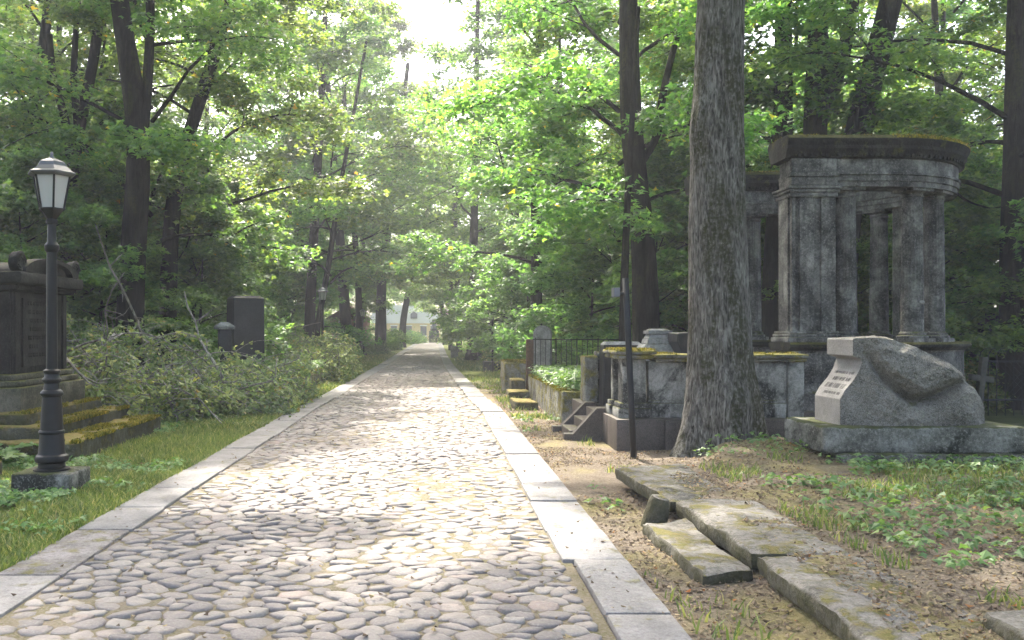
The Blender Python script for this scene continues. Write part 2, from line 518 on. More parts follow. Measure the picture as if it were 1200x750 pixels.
m, nt, out = newmat('lamp_glass'); k = NT(nt)   # frosted white panes, unlit
b = k.n('ShaderNodeBsdfPrincipled'); b.inputs['Base Color'].default_value = (0.70, 0.70, 0.68, 1); b.inputs['Roughness'].default_value = 0.35
t = k.n('ShaderNodeBsdfTranslucent'); t.inputs['Color'].default_value = (0.8, 0.8, 0.78, 1)
mx = k.n('ShaderNodeMixShader'); mx.inputs[0].default_value = 0.55
k.l(b.outputs[0], mx.inputs[1]); k.l(t.outputs[0], mx.inputs[2]); k.l(mx.outputs[0], out.inputs['Surface'])
M['lamp_glass'] = m

# cobbles: colour by stone, small pits
m, nt, out = newmat('cobblestone'); k = NT(nt)
g = k.n('ShaderNodeNewGeometry'); oi = k.n('ShaderNodeObjectInfo')
rnd = k.math('FRACT', k.math('ADD', g.outputs['Random Per Island'], k.math('MULTIPLY', oi.outputs['Random'], 7.31)))
col = k.ramp(rnd, [(0.0, (0.145, 0.130, 0.125)), (0.2, (0.19, 0.168, 0.158)), (0.5, (0.22, 0.192, 0.176)), (0.75, (0.25, 0.22, 0.195)), (0.9, (0.28, 0.255, 0.23)), (1.0, (0.25, 0.19, 0.165))])
p = g.outputs['Position']
col = k.mix(k.mrange(k.noise(p, 14, 6, 0.7), 0.35, 0.7, 0, 0.5), col, (0.13, 0.117, 0.117))
col = k.mix(k.mrange(k.noise(p, 55, 3, 0.6), 0.5, 0.7, 0, 0.35), col, (0.32, 0.30, 0.28))
sx = k.n('ShaderNodeSeparateXYZ'); k.l(p, sx.inputs[0])
lowm = k.mrange(sx.outputs['Z'], 0.014, 0.004)
col = k.mix(k.math('MULTIPLY', lowm, k.mrange(k.noise(p, 7, 4), 0.4, 0.6, 0.2, 0.9)), col, (0.18, 0.15, 0.10))
k.principled(out, col, 0.72, k.bump(k.math('ADD', k.noise(p, 45, 5, 0.65), k.noise(p, 12, 4, 0.6)), 0.55, 0.012), 0.3)
M['cobble'] = m

# sandy joints with moss between the cobbles; far part has the cobbles in the material
m, nt, out = newmat('path_joint'); k = NT(nt)
p = k.pos()
col = k.ramp(k.noise(p, 3.2, 6, 0.65), [(0.35, (0.21, 0.175, 0.13)), (0.5, (0.16, 0.142, 0.085)), (0.62, (0.11, 0.105, 0.045)), (0.75, (0.19, 0.16, 0.115))])
col = k.mix(k.mrange(k.noise(p, 60, 3), 0.4, 0.65), col, (0.22, 0.185, 0.145))
k.principled(out, col, 0.95, k.bump(k.noise(p, 50, 5, 0.7), 0.9, 0.02), 0.15)
M['joint'] = m
m, nt, out = newmat('far_cobbles'); k = NT(nt)
p = k.scaled(k.pos(), 4.6, 6.4, 1)
vo = k.n('ShaderNodeTexVoronoi'); vo.inputs['Scale'].default_value = 1.0; k.l(p, vo.inputs['Vector'])
ve = k.n('ShaderNodeTexVoronoi', feature='DISTANCE_TO_EDGE'); ve.inputs['Scale'].default_value = 1.0; k.l(p, ve.inputs['Vector'])
sx = k.n('ShaderNodeSeparateColor'); k.l(vo.outputs['Color'], sx.inputs[0])
col = k.ramp(sx.outputs[0], [(0.0, (0.16, 0.145, 0.147)), (0.5, (0.21, 0.188, 0.182)), (1.0, (0.26, 0.24, 0.225))])
e = k.mrange(ve.outputs['Distance'], 0.03, 0.10)
col = k.mix(e, (0.20, 0.17, 0.10), col)
k.principled(out, col, 0.75, k.bump(ve.outputs['Distance'], 0.6, 0.05), 0.3)
M['far_cobble'] = m

# ground: trodden dirt right, grass soil left, woodland floor beyond
m, nt, out = newmat('ground'); k = NT(nt)
p = k.pos()
sx = k.n('ShaderNodeSeparateXYZ'); k.l(p, sx.inputs[0])
dirt = k.ramp(k.noise(p, 2.4, 7, 0.7), [(0.3, (0.085, 0.066, 0.052)), (0.5, (0.15, 0.12, 0.094)), (0.7, (0.23, 0.188, 0.142))])
dirt = k.mix(k.mrange(k.noise(p, 38, 5, 0.7), 0.42, 0.66, 0, 0.8), dirt, (0.30, 0.25, 0.19))
dirt = k.mix(k.mrange(k.noise(p, 30, 5, 0.7), 0.55, 0.68, 0, 0.85), dirt, (0.085, 0.062, 0.045))
dry = k.ramp(k.noise(p, 22, 5, 0.7), [(0.35, (0.16, 0.145, 0.045)), (0.65, (0.34, 0.29, 0.14))])
dirt = k.mix(k.mrange(k.noise(p, 0.7, 4, 0.6), 0.50, 0.62, 0, 0.75), dirt, dry)
soil = k.ramp(k.noise(p, 2.0, 6, 0.65), [(0.3, (0.055, 0.062, 0.022)), (0.5, (0.10, 0.125, 0.03)), (0.62, (0.15, 0.17, 0.05)), (0.75, (0.24, 0.205, 0.11))])
soil = k.mix(k.mrange(k.noise(p, 60, 4, 0.7), 0.4, 0.65, 0, 0.6), soil, (0.07, 0.10, 0.022))
wood = k.ramp(k.noise(p, 1.3, 6, 0.7), [(0.3, (0.035, 0.040, 0.018)), (0.55, (0.06, 0.072, 0.026)), (0.75, (0.095, 0.085, 0.05))])
side = k.mrange(k.math('ADD', sx.outputs['X'], k.math('MULTIPLY', k.noise(p, 1.1, 3), 0.6)), -0.4, 0.8)
near = k.mix(side, soil, dirt)
far_r = k.mrange(k.math('ADD', sx.outputs['X'], k.math('MULTIPLY', k.noise(p, 0.5, 3), 2.0)), 5.5, 8.5)
far_l = k.mrange(k.math('ADD', sx.outputs['X'], k.math('MULTIPLY', k.noise(p, 0.5, 3), 2.0)), -4.0, -6.0)
col = k.mix(k.math('MAXIMUM', far_r, far_l), near, wood)
gr = k.mrange(k.math('ADD', sx.outputs['Y'], k.math('MULTIPLY', k.noise(p, 0.6, 3), 6.0)), 26, 34)
green = k.ramp(k.noise(p, 1.6, 6, 0.7), [(0.35, (0.10, 0.13, 0.03)), (0.55, (0.17, 0.19, 0.05)), (0.75, (0.28, 0.24, 0.12))])
col = k.mix(k.math('MULTIPLY', gr, k.math('SUBTRACT', 1.0, k.math('MAXIMUM', far_r, far_l))), col, green)
k.principled(out, col, 0.97, k.bump(k.math('ADD', k.noise(p, 26, 6, 0.7), k.noise(p, 90, 3)), 0.9, 0.03), 0.12)
M['ground'] = m

# ------------------------------------------------------------------ lie of the land
_YK = [-100, 17, 20.5, 30, 39, 57, 90, 130]
def xr_out(y): return np.interp(y, _YK, [1.30, 1.29, 1.14, 0.92, 0.74, 0.62, 0.62, 0.5])
def xl_out(y): return np.interp(y, _YK, [-2.83, -2.83, -2.76, -2.68, -2.60, -2.60, -2.55, -2.7])
KW = 0.43


def gz(x, y):
    x = np.asarray(x, float); y = np.asarray(y, float)
    s = S(1.98, 2.28, x - 1.2 * S(8.3, 10.6, y)) * (1 - S(12, 16, y))
    h = 0.17 * s
    h = h + 0.13 * np.exp(-(((x - 4.2) ** 2) / 0.9 + ((y - 10.4) ** 2) / 0.9))
    h = h + 0.10 * S(-3.8, -6.5, x)
    n = fbm(np.stack([x * 0.9, y * 0.9, 0 * x], -1).reshape(-1, 3), 3, 3).reshape(x.shape)
    offp = np.minimum(S(0.05, 0.5, x - xr_out(y)) + S(0.05, 0.6, xl_out(y) - x), 1)
    h = h + 0.035 * n * offp
    inside = (x > xl_out(y) + 0.05) & (x < xr_out(y) - 0.05)
    return np.where(inside, -0.12, h)


def gzf(x, y): return float(gz(np.array([x]), np.array([y]))[0])


def axis(parts):
    a = [np.arange(p, q, s) for p, q, s in parts]
    return np.concatenate(a + [[parts[-1][1]]])


gx = axis([(-400, -60, 34), (-60, -12, 2.4), (-12, -6, 0.5), (-6, -3.0, 0.15), (-3.0, -2.4, 0.06), (-2.4, 0.6, 0.5), (0.6, 1.5, 0.06), (1.5, 3.6, 0.07), (3.6, 7, 0.14), (7, 14, 0.5), (14, 60, 2.3), (60, 400, 34)])
gy = axis([(-300, -20, 28), (-20, 2, 1.1), (2, 13, 0.12), (13, 24, 0.3), (24, 60, 1.2), (60, 140, 4), (140, 700, 56)])
X, Y = np.meshgrid(gx, gy)
Z = gz(X.ravel(), Y.ravel()).reshape(X.shape)
nx, ny = len(gx), len(gy)
ii = (np.arange(ny - 1)[:, None] * nx + np.arange(nx - 1)[None, :]).ravel()
q = np.stack([ii, ii + 1, ii + nx + 1, ii + nx], 1)
o = obj('ground', mesh_np('ground', np.stack([X, Y, Z], -1).reshape(-1, 3), quads=q, smooth=True), M['ground'])
o['kind'] = 'structure'

# ------------------------------------------------------------------ the cobbled path
YS = 62.0
ys = np.concatenate([np.arange(1.0, 62.0, 0.8), [62.0]])
v, f = [], []
for y in ys:
    v += [(float(xl_out(y)) + KW - 0.06, y, 0.008), (float(xr_out(y)) - KW + 0.06, y, 0.008)]
f = [(2 * i, 2 * i + 1, 2 * i + 3, 2 * i + 2) for i in range(len(ys) - 1)]
path = obj('path', mesh_np('path', v, quads=f), M['joint']); path['kind'] = 'structure'
yy = list(np.arange(62.0, 126, 4)); v = []
for y in yy:
    v += [(float(xl_out(y)) + KW - 0.06, y, 0.004), (float(xr_out(y)) - KW + 0.06, y, 0.004)]
f = [(2 * i, 2 * i + 1, 2 * i + 3, 2 * i + 2) for i in range(len(yy) - 1)]
o = obj('far_paving', mesh_np('far_paving', v, quads=f), M['far_cobble'], path); o['kind'] = 'stuff'


def voronoi_cells(x0, x1, y0, y1, sx, sy, jit=0.50):
    cols = int(round((x1 - x0) / sx)); rows = int(round((y1 - y0) / sy))
    sx = (x1 - x0) / cols; sy = (y1 - y0) / rows
    pts = {}
    for j in range(-1, rows + 1):
        for i in range(-1, cols + 1):
            ox = 0.5 if j % 2 else 0.0
            pts[(i, j)] = (x0 + (i + 0.5 + ox * 0.8 - 0.2 + random.uniform(-jit, jit)) * sx, y0 + (j + 0.5 + random.uniform(-jit, jit) * 0.9) * sy)
    out = []
    for j in range(rows):
        for i in range(cols):
            c = pts[(i, j)]
            poly = [(c[0] - 2 * sx, c[1] - 2 * sy), (c[0] + 2 * sx, c[1] - 2 * sy), (c[0] + 2 * sx, c[1] + 2 * sy), (c[0] - 2 * sx, c[1] + 2 * sy)]
            for dj in (-2, -1, 0, 1, 2):
                for di in (-2, -1, 0, 1, 2):
                    d = pts.get((i + di, j + dj))
                    if d is None or (di == 0 and dj == 0): continue
                    # anisotropic bisector (stones wider than deep)
                    ax, ay = (d[0] - c[0]) / sx ** 2, (d[1] - c[1]) / sy ** 2
                    mx_, my_ = (c[0] + d[0]) / 2, (c[1] + d[1]) / 2
                    np_ = []
                    for a in range(len(poly)):
                        p, r = poly[a], poly[(a + 1) % len(poly)]
                        sp = (p[0] - mx_) * ax + (p[1] - my_) * ay
                        sr = (r[0] - mx_) * ax + (r[1] - my_) * ay
                        if sp <= 0: np_.append(p)
                        if (sp < 0 < sr) or (sr < 0 < sp):
                            t = sp / (sp - sr); np_.append((p[0] + t * (r[0] - p[0]), p[1] + t * (r[1] - p[1])))
                    poly = np_
                    if len(poly) < 3: break
                if len(poly) < 3: break
            if len(poly) >= 3: out.append((c, poly))
    return out


def stone_geo(poly, nseg, gap, height):
    c = np.mean(poly, axis=0)
    P0 = np.array(poly) - c
    ang = np.arctan2(P0[:, 1], P0[:, 0])
    th0 = random.uniform(0, 6.28)
    ring = []
    n = len(P0)
    for kk in range(nseg):      # radius of the polygon in that direction
        th = th0 + 2 * PI * kk / nseg
        d = np.array([math.cos(th), math.sin(th)])
        best = 1e9
        for a in range(n):
            p, r = P0[a], P0[(a + 1) % n]
            e = r - p
            den = d[0] * e[1] - d[1] * e[0]
            if abs(den) < 1e-9: continue
            t = (p[0] * e[1] - p[1] * e[0]) / den
            u = (p[0] * d[1] - p[1] * d[0]) / den
            if t > 0 and -0.001 <= u <= 1.001: best = min(best, t)
        if best > 1: best = 0.06
        ring.append(best)
    ring = np.array(ring)
    ring = ring * 0.80 + 0.10 * (np.roll(ring, 1) + np.roll(ring, -1))
    ring = np.maximum(ring - gap, 0.02)
    th = th0 + 2 * PI * np.arange(nseg) / nseg
    tilt = np.array([random.gauss(0, 0.08), random.gauss(0, 0.09)])
    V = []
    for s_, z in ((1.0, -0.03), (0.98, height * 0.45), (0.85, height * 0.86), (0.48, height * 1.0)):
        rr = ring * s_
        xy = np.stack([np.cos(th) * rr, np.sin(th) * rr], 1)
        zz = z + (xy @ tilt) * (z > 0) + RNG.normal(0, 0.002, nseg) * (z > 0)
        V.append(np.column_stack([xy, zz]))
    V = np.concatenate(V + [np.array([[0, 0, height * 1.03]])])
    Q = []
    for r_ in range(3):
        for a in range(nseg):
            b_ = (a + 1) % nseg
            Q.append((r_ * nseg + a, r_ * nseg + b_, (r_ + 1) * nseg + b_, (r_ + 1) * nseg + a))
    T = [(3 * nseg + a, 3 * nseg + (a + 1) % nseg, 4 * nseg) for a in range(nseg)]
    return c, V, Q, T


single = 0
AV, AQ, AT, off = [], [], [], 0
for (y0, y1, sx_, sy_) in ((3.9, 14, 0.172, 0.122), (14, 30, 0.185, 0.135), (30, 62.2, 0.22, 0.18)):
    for c, poly in voronoi_cells(-2.50, 1.0, y0, y1, sx_, sy_):
        if c[0] < xl_out(c[1]) + KW - 0.05 or c[0] > xr_out(c[1]) - KW + 0.05: continue
        poly = [(min(max(a, float(xl_out(b_)) + KW + 0.003), float(xr_out(b_)) - KW - 0.003), b_) for a, b_ in poly]
        if max(q_[0] for q_ in poly) - min(q_[0] for q_ in poly) < 0.08: continue
        near = c[1] < 12
        cc, V, Q, T = stone_geo(poly, 9 if near else 7, 0.001 + random.random() * 0.005, 0.015 + random.random() * 0.012)
        px = CX + cc[0] / cc[1] * F; py = CY + EYE / cc[1] * F
        zoff = 0.012 * float(fbm(np.array([[cc[0] * 0.7, cc[1] * 0.7, 0.0]]), 2, 5)[0])
        if single < 300 and -15 < px < 1215 and py < 765:
            o = obj('cobblestone', mesh_np('cobblestone', V, T, Q, True), M['cobble'], path)
            o.location = (cc[0], cc[1], zoff)
            single += 1
        else:
            V = V + np.array([cc[0], cc[1], zoff])
            AV.append(V); AQ.append(np.array(Q) + off); AT.append(np.array(T) + off); off += len(V)
o = obj('cobblestones', mesh_np('cobblestones', np.concatenate(AV), np.concatenate(AT), np.concatenate(AQ), True), M['cobble'], path)
o['kind'] = 'stuff'

# kerb rows of flat slabs
for side in ('left', 'right'):
    root = bpy.data.objects.new('kerb_' + side, None); COL.objects.link(root); root['kind'] = 'structure'
    y = 2.2 if side == 'left' else 2.6
    n = 0
    while y < 122:
        L = random.uniform(0.75, 1.35) if y < 40 else 4.0
        old = False
        y2 = y + L
        xa, xb = float(xl_out((y + y2) / 2)), float(xr_out((y + y2) / 2))
        w = KW + random.uniform(-0.012, 0.012)
        if side == 'right' and y < 5.1:
            w = 0.36
        yb0, yb1 = y + 0.008, y2 - 0.008
        b_ = MB()
        if side == 'left':
            b_.rbox(xa, xa + w, yb0, yb1, -0.12, 0.034 + random.uniform(-0.008, 0.008), 0.012, 0.2, 0.005, 3, n)
        else:
            b_.rbox(xb - w, xb, yb0, yb1, -0.12, 0.034 + random.uniform(-0.010, 0.010), 0.012, 0.2, 0.005, 3, n + 40)
        old = (side == 'left' and n == 3)
        o = b_.build('paving_slab', M['kerb_old'] if old else M['kerb'], root, angle=40)
        o.rotation_euler = (0, 0, 0)
        y = y2; n += 1

# ------------------------------------------------------------------ foliage
def leaf_batch(cen, nrm, dirv, size, shape='lobed', fold=0.18):
    """many leaves: centres, normals, pointing directions, sizes -> verts, tris"""
    n = len(cen)
    nrm = nrm / np.linalg.norm(nrm, axis=1, keepdims=True)
    d = dirv - (dirv * nrm).sum(1, keepdims=True) * nrm
    d = d / np.maximum(np.linalg.norm(d, axis=1, keepdims=True), 1e-6)
    s = np.cross(nrm, d)
    if shape == 'lobed':
        L = np.array([(0, 0, 0), (-0.52, 0.30, 1), (-0.20, 0.46, 0.45), (0, 1, 0.15), (0.20, 0.46, 0.45), (0.52, 0.30, 1)])
        T = np.array([(0, 2, 1), (0, 3, 2), (0, 4, 3), (0, 5, 4)])
    else:
        L = np.array([(0, 0, 0), (-0.34, 0.45, 1), (0, 1, 0.1), (0.34, 0.45, 1)])
        T = np.array([(0, 2, 1), (0, 3, 2)])
    V = cen[:, None, :] + size[:, None, None] * (L[None, :, 0:1] * s[:, None, :] + (L[None, :, 1:2] - 0.4) * d[:, None, :] - fold * L[None, :, 2:3] * nrm[:, None, :])
    m_ = len(L)
    TT = (np.arange(n) * m_)[:, None, None] + T[None]
    return V.reshape(-1, 3), TT.reshape(-1, 3)


def sprays(centres, sizes, per, leaf, shape, rng, flat=0.28, tilt=0.5):
    """flattened sprays of leaves round each centre"""
    n = len(centres) * per
    c = np.repeat(np.asarray(centres), per, 0); r = np.repeat(np.asarray(sizes), per)
    u = rng.normal(size=(n, 3)); u /= np.linalg.norm(u, axis=1, keepdims=True)
    rad = rng.random(n) ** 0.45
    offs = u * rad[:, None] * r[:, None] * np.array([1, 1, flat])
    # each spray droops outwards
    rr = np.hypot(offs[:, 0], offs[:, 1])
    offs[:, 2] -= 0.22 * rr * rr / np.maximum(r, 0.1)
    nr = np.stack([rng.normal(0, tilt, n), rng.normal(0, tilt, n), np.ones(n)], 1)
    nr[:, 0] += 0.5 * offs[:, 0] / np.maximum(r, .1); nr[:, 1] += 0.5 * offs[:, 1] / np.maximum(r, .1)
    d = np.stack([offs[:, 0], offs[:, 1], np.full(n, -0.15)], 1) + rng.normal(0, 0.35, (n, 3)) * r[:, None]
    sz = leaf * (0.6 + 0.7 * rng.random(n))
    return leaf_batch(c + offs, nr, d, sz, shape)


def make_crown(name, seed, h0, h1, rad, nl, subs, per, leaf, shape, spray=0.62, lowdroop=0.25, limb_r=0.06, top=0.35, mat=None, flat=0.42, thin=0.55):
    """returns (branch mesh, leaf mesh) grown round the z axis"""
    rng = np.random.default_rng(seed)
    bm_ = MB(); cents, sizes = [], []
    for i in range(nl):
        keep = 1.0
        t = (i + rng.random() * 0.8) / nl
        z = h0 + (h1 - h0) * t ** 1.1
        az = i * 2.399 + rng.normal(0, 0.35)
        prof = (0.75 + 0.45 * math.sin(PI * min(1, t * 1.15 + 0.12))) * (1 - (1 - top) * t ** 2.2)
        L = rad * prof * rng.uniform(0.75, 1.15)
        rise = 0.42 + 0.65 * t + rng.normal(0, 0.1)
        pts = [np.array([0, 0, z])]
        d = np.array([math.cos(az), math.sin(az), rise]); d /= np.linalg.norm(d)
        ns = 6
        for s_ in range(ns):
            d = d + np.array([rng.normal(0, 0.14), rng.normal(0, 0.14), -lowdroop * (0.5 + s_ / ns) * 0.45 + rng.normal(0, 0.06)])
            d /= np.linalg.norm(d)
            pts.append(pts[-1] + d * L / ns)
        r0 = limb_r * (1.1 - 0.7 * t)
        bm_.tube(pts, [r0 * (1 - 0.85 * q / ns) for q in range(ns + 1)], 6, False)
        for b_ in range(subs):
            tt = 0.28 + 0.72 * (b_ + rng.random() * 0.8) / subs
            k0 = min(int(tt * ns), ns - 1); p0 = pts[k0] + (pts[k0 + 1] - pts[k0]) * (tt * ns - k0)
            base = (pts[k0 + 1] - pts[k0]); base /= np.linalg.norm(base)
            sgn = 1 if b_ % 2 else -1
            side = np.cross(base, [0, 0, 1.0]) * sgn
            dd = base * 0.6 + side * rng.uniform(0.5, 1.1) + np.array([0, 0, rng.normal(0.05, 0.3)])
            dd /= np.linalg.norm(dd)
            l2 = L * rng.uniform(0.24, 0.46) * (1.15 - 0.4 * tt)
            sp = [p0]
            for s_ in range(3):
                dd = dd + np.array([rng.normal(0, .15), rng.normal(0, .15), -lowdroop * 0.4]); dd /= np.linalg.norm(dd)
                sp.append(sp[-1] + dd * l2 / 3)
            bm_.tube(sp, [r0 * 0.42, r0 * 0.3, r0 * 0.2, r0 * 0.08], 4, False)
            for s_ in (1, 2, 3):
                if t > 0.42 and rng.random() < thin: continue
                cents.append(sp[s_] + rng.normal(0, 0.12, 3)); sizes.append(spray * rng.uniform(0.6, 1.25))
        cents.append(pts[-1]); sizes.append(spray * 1.1)
        cents.append(pts[-2]); sizes.append(spray * 0.9)
    V, T = sprays(cents, sizes, per, leaf, shape, rng, flat)
    bme = bm_.mesh(name + '_branches', True); bme.materials.append(M['bark'])
    lme = mesh_np(name + '_leaves', V, T); lme.materials.append(mat or M['leaf'])
    return bme, lme


CR = {}
CR['A'] = [make_crown('near_crown', 11 + i, 3.6, 18.0, 4.6, 22, 6, 92, 0.155, 'lobed', 0.68) for i in range(3)]
CR['F'] = [make_crown('far_crown', 31 + i, 4.4, 22.0, 5.0, 22, 6, 52, 0.245, 'kite', 0.88, mat=M['leaf_far'], thin=0.4) for i in range(3)]
CR['D'] = [make_crown('dense_crown', 71, 3.0, 14.0, 5.6, 22, 7, 60, 0.19, 'lobed', 0.72, thin=0.12)]
CR['U'] = [make_crown('understory_crown', 51 + i, 0.7, 5.4, 2.5, 18, 6, 44, 0.150, 'lobed', 0.46, 0.3, 0.03, mat=M['leaf_under'], thin=0.0) for i in range(3)]


def trunk_mesh(name, pts, rads, seg=14, rings=26, flare=0.35, ridge=0.05, seed=0, roots=5):
    pts = np.array([tuple(p) for p in pts], float); rads = np.array(rads, float)
    t0 = np.concatenate([[0], np.cumsum(np.linalg.norm(np.diff(pts, axis=0), axis=1))]); t0 /= t0[-1]
    # smooth (cubic by repeated averaging of a dense polyline)
    tt = np.linspace(0, 1, rings) ** 1.15
    P_ = np.stack([np.interp(tt, t0, pts[:, c]) for c in range(3)], 1)
    for _ in range(3):
        P_[1:-1] = 0.25 * P_[:-2] + 0.5 * P_[1:-1] + 0.25 * P_[2:]
    R = np.interp(tt, t0, rads)
    th = np.linspace(0, 2 * PI, seg, endpoint=False)
    zz = P_[:, 2] - P_[0, 2]
    fl = 1 + flare * np.exp(-zz / (rads[0] * 1.3))[:, None] * (0.55 + 0.45 * np.cos(roots * th + seed)[None, :]) + 0.12 * np.exp(-zz / (rads[0] * 3))[:, None]
    q = np.stack([np.broadcast_to(np.cos(th) * 2.2, (rings, seg)), np.broadcast_to(np.sin(th) * 2.2, (rings, seg)), np.broadcast_to((zz * 0.45 / max(rads[0], .1) * 0.3)[:, None], (rings, seg))], -1).reshape(-1, 3)
    nz = fbm(q * 1.1, 3, seed).reshape(rings, seg)
    rr = R[:, None] * fl * (1 + ridge * 2.0 * nz)
    V = np.stack([P_[:, 0:1] + rr * np.cos(th), P_[:, 1:2] + rr * np.sin(th), np.broadcast_to(P_[:, 2:3], (rings, seg))], -1)
    i = np.arange(rings - 1)[:, None] * seg; j = np.arange(seg)[None, :]; j2 = (j + 1) % seg
    Q = np.stack([i + j, i + j2, i + seg + j2, i + seg + j], -1).reshape(-1, 4)
    return V.reshape(-1, 3), Q


def tree(name, label, spec, Yd, r, crown=None, cs=1.0, crot=None, group=None, top=15.0, bark='bark', cat='tree', seg=12, stems=(), base=None, flare=0.35, crown_off=(0, 0, 0), cz=None):
    """spec: photo points (px, py) up the trunk at depth Yd; base on the ground below the first"""
    pts = [P(a, b_, Yd) for a, b_ in spec]
    gx_, gy_ = (pts[0].x, Yd) if base is None else base
    g = gzf(gx_, gy_)
    pts = [Vector((gx_, gy_, g - 0.1))] + pts
    if len(pts) < 3 or pts[-1].z < top:
        d = (pts[-1] - pts[-2]); d.z = max(d.z, 0.01)
        sl = Vector((d.x / d.z, d.y / d.z, 1)) if d.z > 0.3 else Vector((0, 0, 1))
        sl.x = max(-0.25, min(0.25, sl.x))
        pts.append(Vector((pts[-1].x, pts[-1].y, pts[-1].z)) + sl * max(0.5, top - pts[-1].z))
    o = thing(name, label, cat, (gx_, gy_, g), 0, group)
    loc = Vector((gx_, gy_, g))
    zt = pts[-1].z
    rads = [r * (1 - 0.62 * max(0, (p.z - g)) / max(zt - g, 1)) for p in pts]
    V, Q = trunk_mesh(name, [p - loc for p in pts], rads, seg, 26, flare, 0.05, int(abs(gx_) * 13) % 97)
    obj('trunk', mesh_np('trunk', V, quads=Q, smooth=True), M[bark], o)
    for st, sr in stems:      # second stems and visible boughs
        sp = [P(a, b_, Yd) - loc for a, b_ in st]
        n = len(sp)
        V, Q = trunk_mesh('bough', sp, [sr * (1 - 0.5 * i / n) for i in range(n)], 9, 18, 0.0, 0.05, 3)
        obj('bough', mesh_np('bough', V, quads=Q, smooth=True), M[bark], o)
    if crown:
        bme, lme = crown
        mid = np.array([np.interp(5.0, [p.z for p in pts], [p.x for p in pts]), np.interp(5.0, [p.z for p in pts], [p.y for p in pts])])
        rz = crot if crot is not None else random.uniform(0, 6.28)
        for nm, me in (('branches', bme), ('crown', lme)):
            c = obj(nm, me, None, o)
            c.location = (mid[0] - gx_ + crown_off[0], mid[1] - gy_ + crown_off[1], crown_off[2])
            if nm == 'branches': c['kind'] = 'stuff'
            c.rotation_euler = (0, 0, rz); c.scale = (cs, cs, cs if cz is None else cz)
    return o


A, Fc, U = CR['A'], CR['F'], CR['U']
GL, GR = 'trees left of the path', 'trees right of the path'
# left of the path
tree('maple_tree', 'thick dark trunk with a knobbly bulge rising behind the brush heap on the left', [(152, 372), (158, 260), (166, 160), (163, 130), (152, 90), (140, 0)], 20.0, 0.33, A[0], 1.0, 0.6, GL, 16, crown_off=(-0.4, 2.2, 0), stems=[([(166, 160), (172, 110), (176, 50), (176, -30)], 0.14)])
tree('maple_tree', 'dark trunk leaning right near the top left, just right of the knobbly trunk', [(196, 380), (200, 260), (207, 200), (240, 100), (272, 0)], 23.0, 0.25, A[1], 1.0, 1.9, GL, 15, crown_off=(0, 2.0, 0))
tree('maple_tree', 'slanting dark trunk near the left edge, leaning right above the tomb', [(2, 330), (15, 230), (32, 160), (48, 85), (55, 20)], 25.0, 0.22, A[2], 1.0, 3.3, GL, 16, crown_off=(0, 2.0, 0))
tree('maple_tree', 'forked dark tree directly behind the near lamp head', [(78, 330), (84, 190), (92, 150), (108, 90), (118, 10)], 22.5, 0.20, A[1], 0.95, 4.4, GL, 15, crown_off=(0, 2.0, 0), stems=[([(84, 190), (75, 130), (62, 95), (58, 40)], 0.12), ([(92, 150), (86, 100), (88, 50), (92, 0)], 0.10)])
tree('young_tree', 'slim dark trunk standing left of the knobbly trunk', [(126, 360), (126, 200), (128, 80)], 28.0, 0.13, A[0], 0.8, 5.2, GL, 13)
tree('maple_tree', 'straight dark trunk just left of the second lamp', [(363, 372), (365, 330), (372, 200), (376, 120)], 40.0, 0.26, Fc[0], 1.0, 0.4, GL, 18)
tree('maple_tree', 'slim trunk leaning right beside the second lamp', [(370, 390), (384, 320), (395, 240), (404, 190)], 38.0, 0.15, A[2], 0.9, 2.2, GL, 14)
tree('maple_tree', 'broad dark trunk behind the white trail sign', [(407, 400), (403, 350), (400, 300), (396, 250)], 50.0, 0.34, Fc[1], 1.05, 1.2, GL, 18)
tree('maple_tree', 'dark trunk immediately left of the third lamp', [(421, 395), (420, 330), (417, 290)], 56.0, 0.24, Fc[2], 1.0, 2.6, GL, 18)
tree('maple_tree', 'wide hazy trunk right of the third lamp', [(446, 398), (446, 350), (450, 300), (455, 260)], 58.0, 0.36, Fc[0], 1.05, 3.7, GL, 19)
tree('maple_tree', 'far trunk leaning right over the path on the left side', [(471, 398), (473, 370), (479, 340), (486, 310)], 78.0, 0.32, Fc[1], 0.95, 4.9, GL, 17)
# right of the path
tree('maple_tree', 'dark straight trunk beside the dark monument along the right verge', [(553, 412), (555, 340), (555, 300), (556, 240)], 46.0, 0.27, Fc[2], 1.0, 0.9, GR, 19, flare=0.5)
tree('maple_tree', 'dark trunk rising behind the round-topped gravestone', [(628, 385), (629, 300), (628, 230), (630, 160)], 27.0, 0.20, A[0], 1.0, 2.8, GR, 16, crown_off=(0.3, 1.6, 0))
tree('maple_tree', 'dark trunk with two big boughs standing behind the grave enclosure', [(757, 388), (757, 330), (752, 250), (742, 190), (738, 130), (737, 60)], 19.0, 0.30, A[1], 1.0, 4.1, GR, 16, crown_off=(0, 1.6, 0),
     stems=[([(745, 200), (772, 160), (776, 110), (786, 70), (800, 20)], 0.10), ([(739, 170), (724, 152), (706, 140), (690, 125)], 0.07)])
tree('young_tree', 'slim reddish trunk right behind the leaning metal pole', [(730, 390), (731.5, 330), (735, 240), (739, 170)], 17.6, 0.10, None, 0.75, 0.2, GR, 8)
tree('maple_tree', 'dark trunk seen through the gap left of the front pier of the colonnade', [(905, 385), (908, 300), (917, 180), (918, 80), (918, 0)], 21.0, 0.30, A[2], 1.0, 1.5, GR, 16, crown_off=(0.5, 3.0, 1.6))
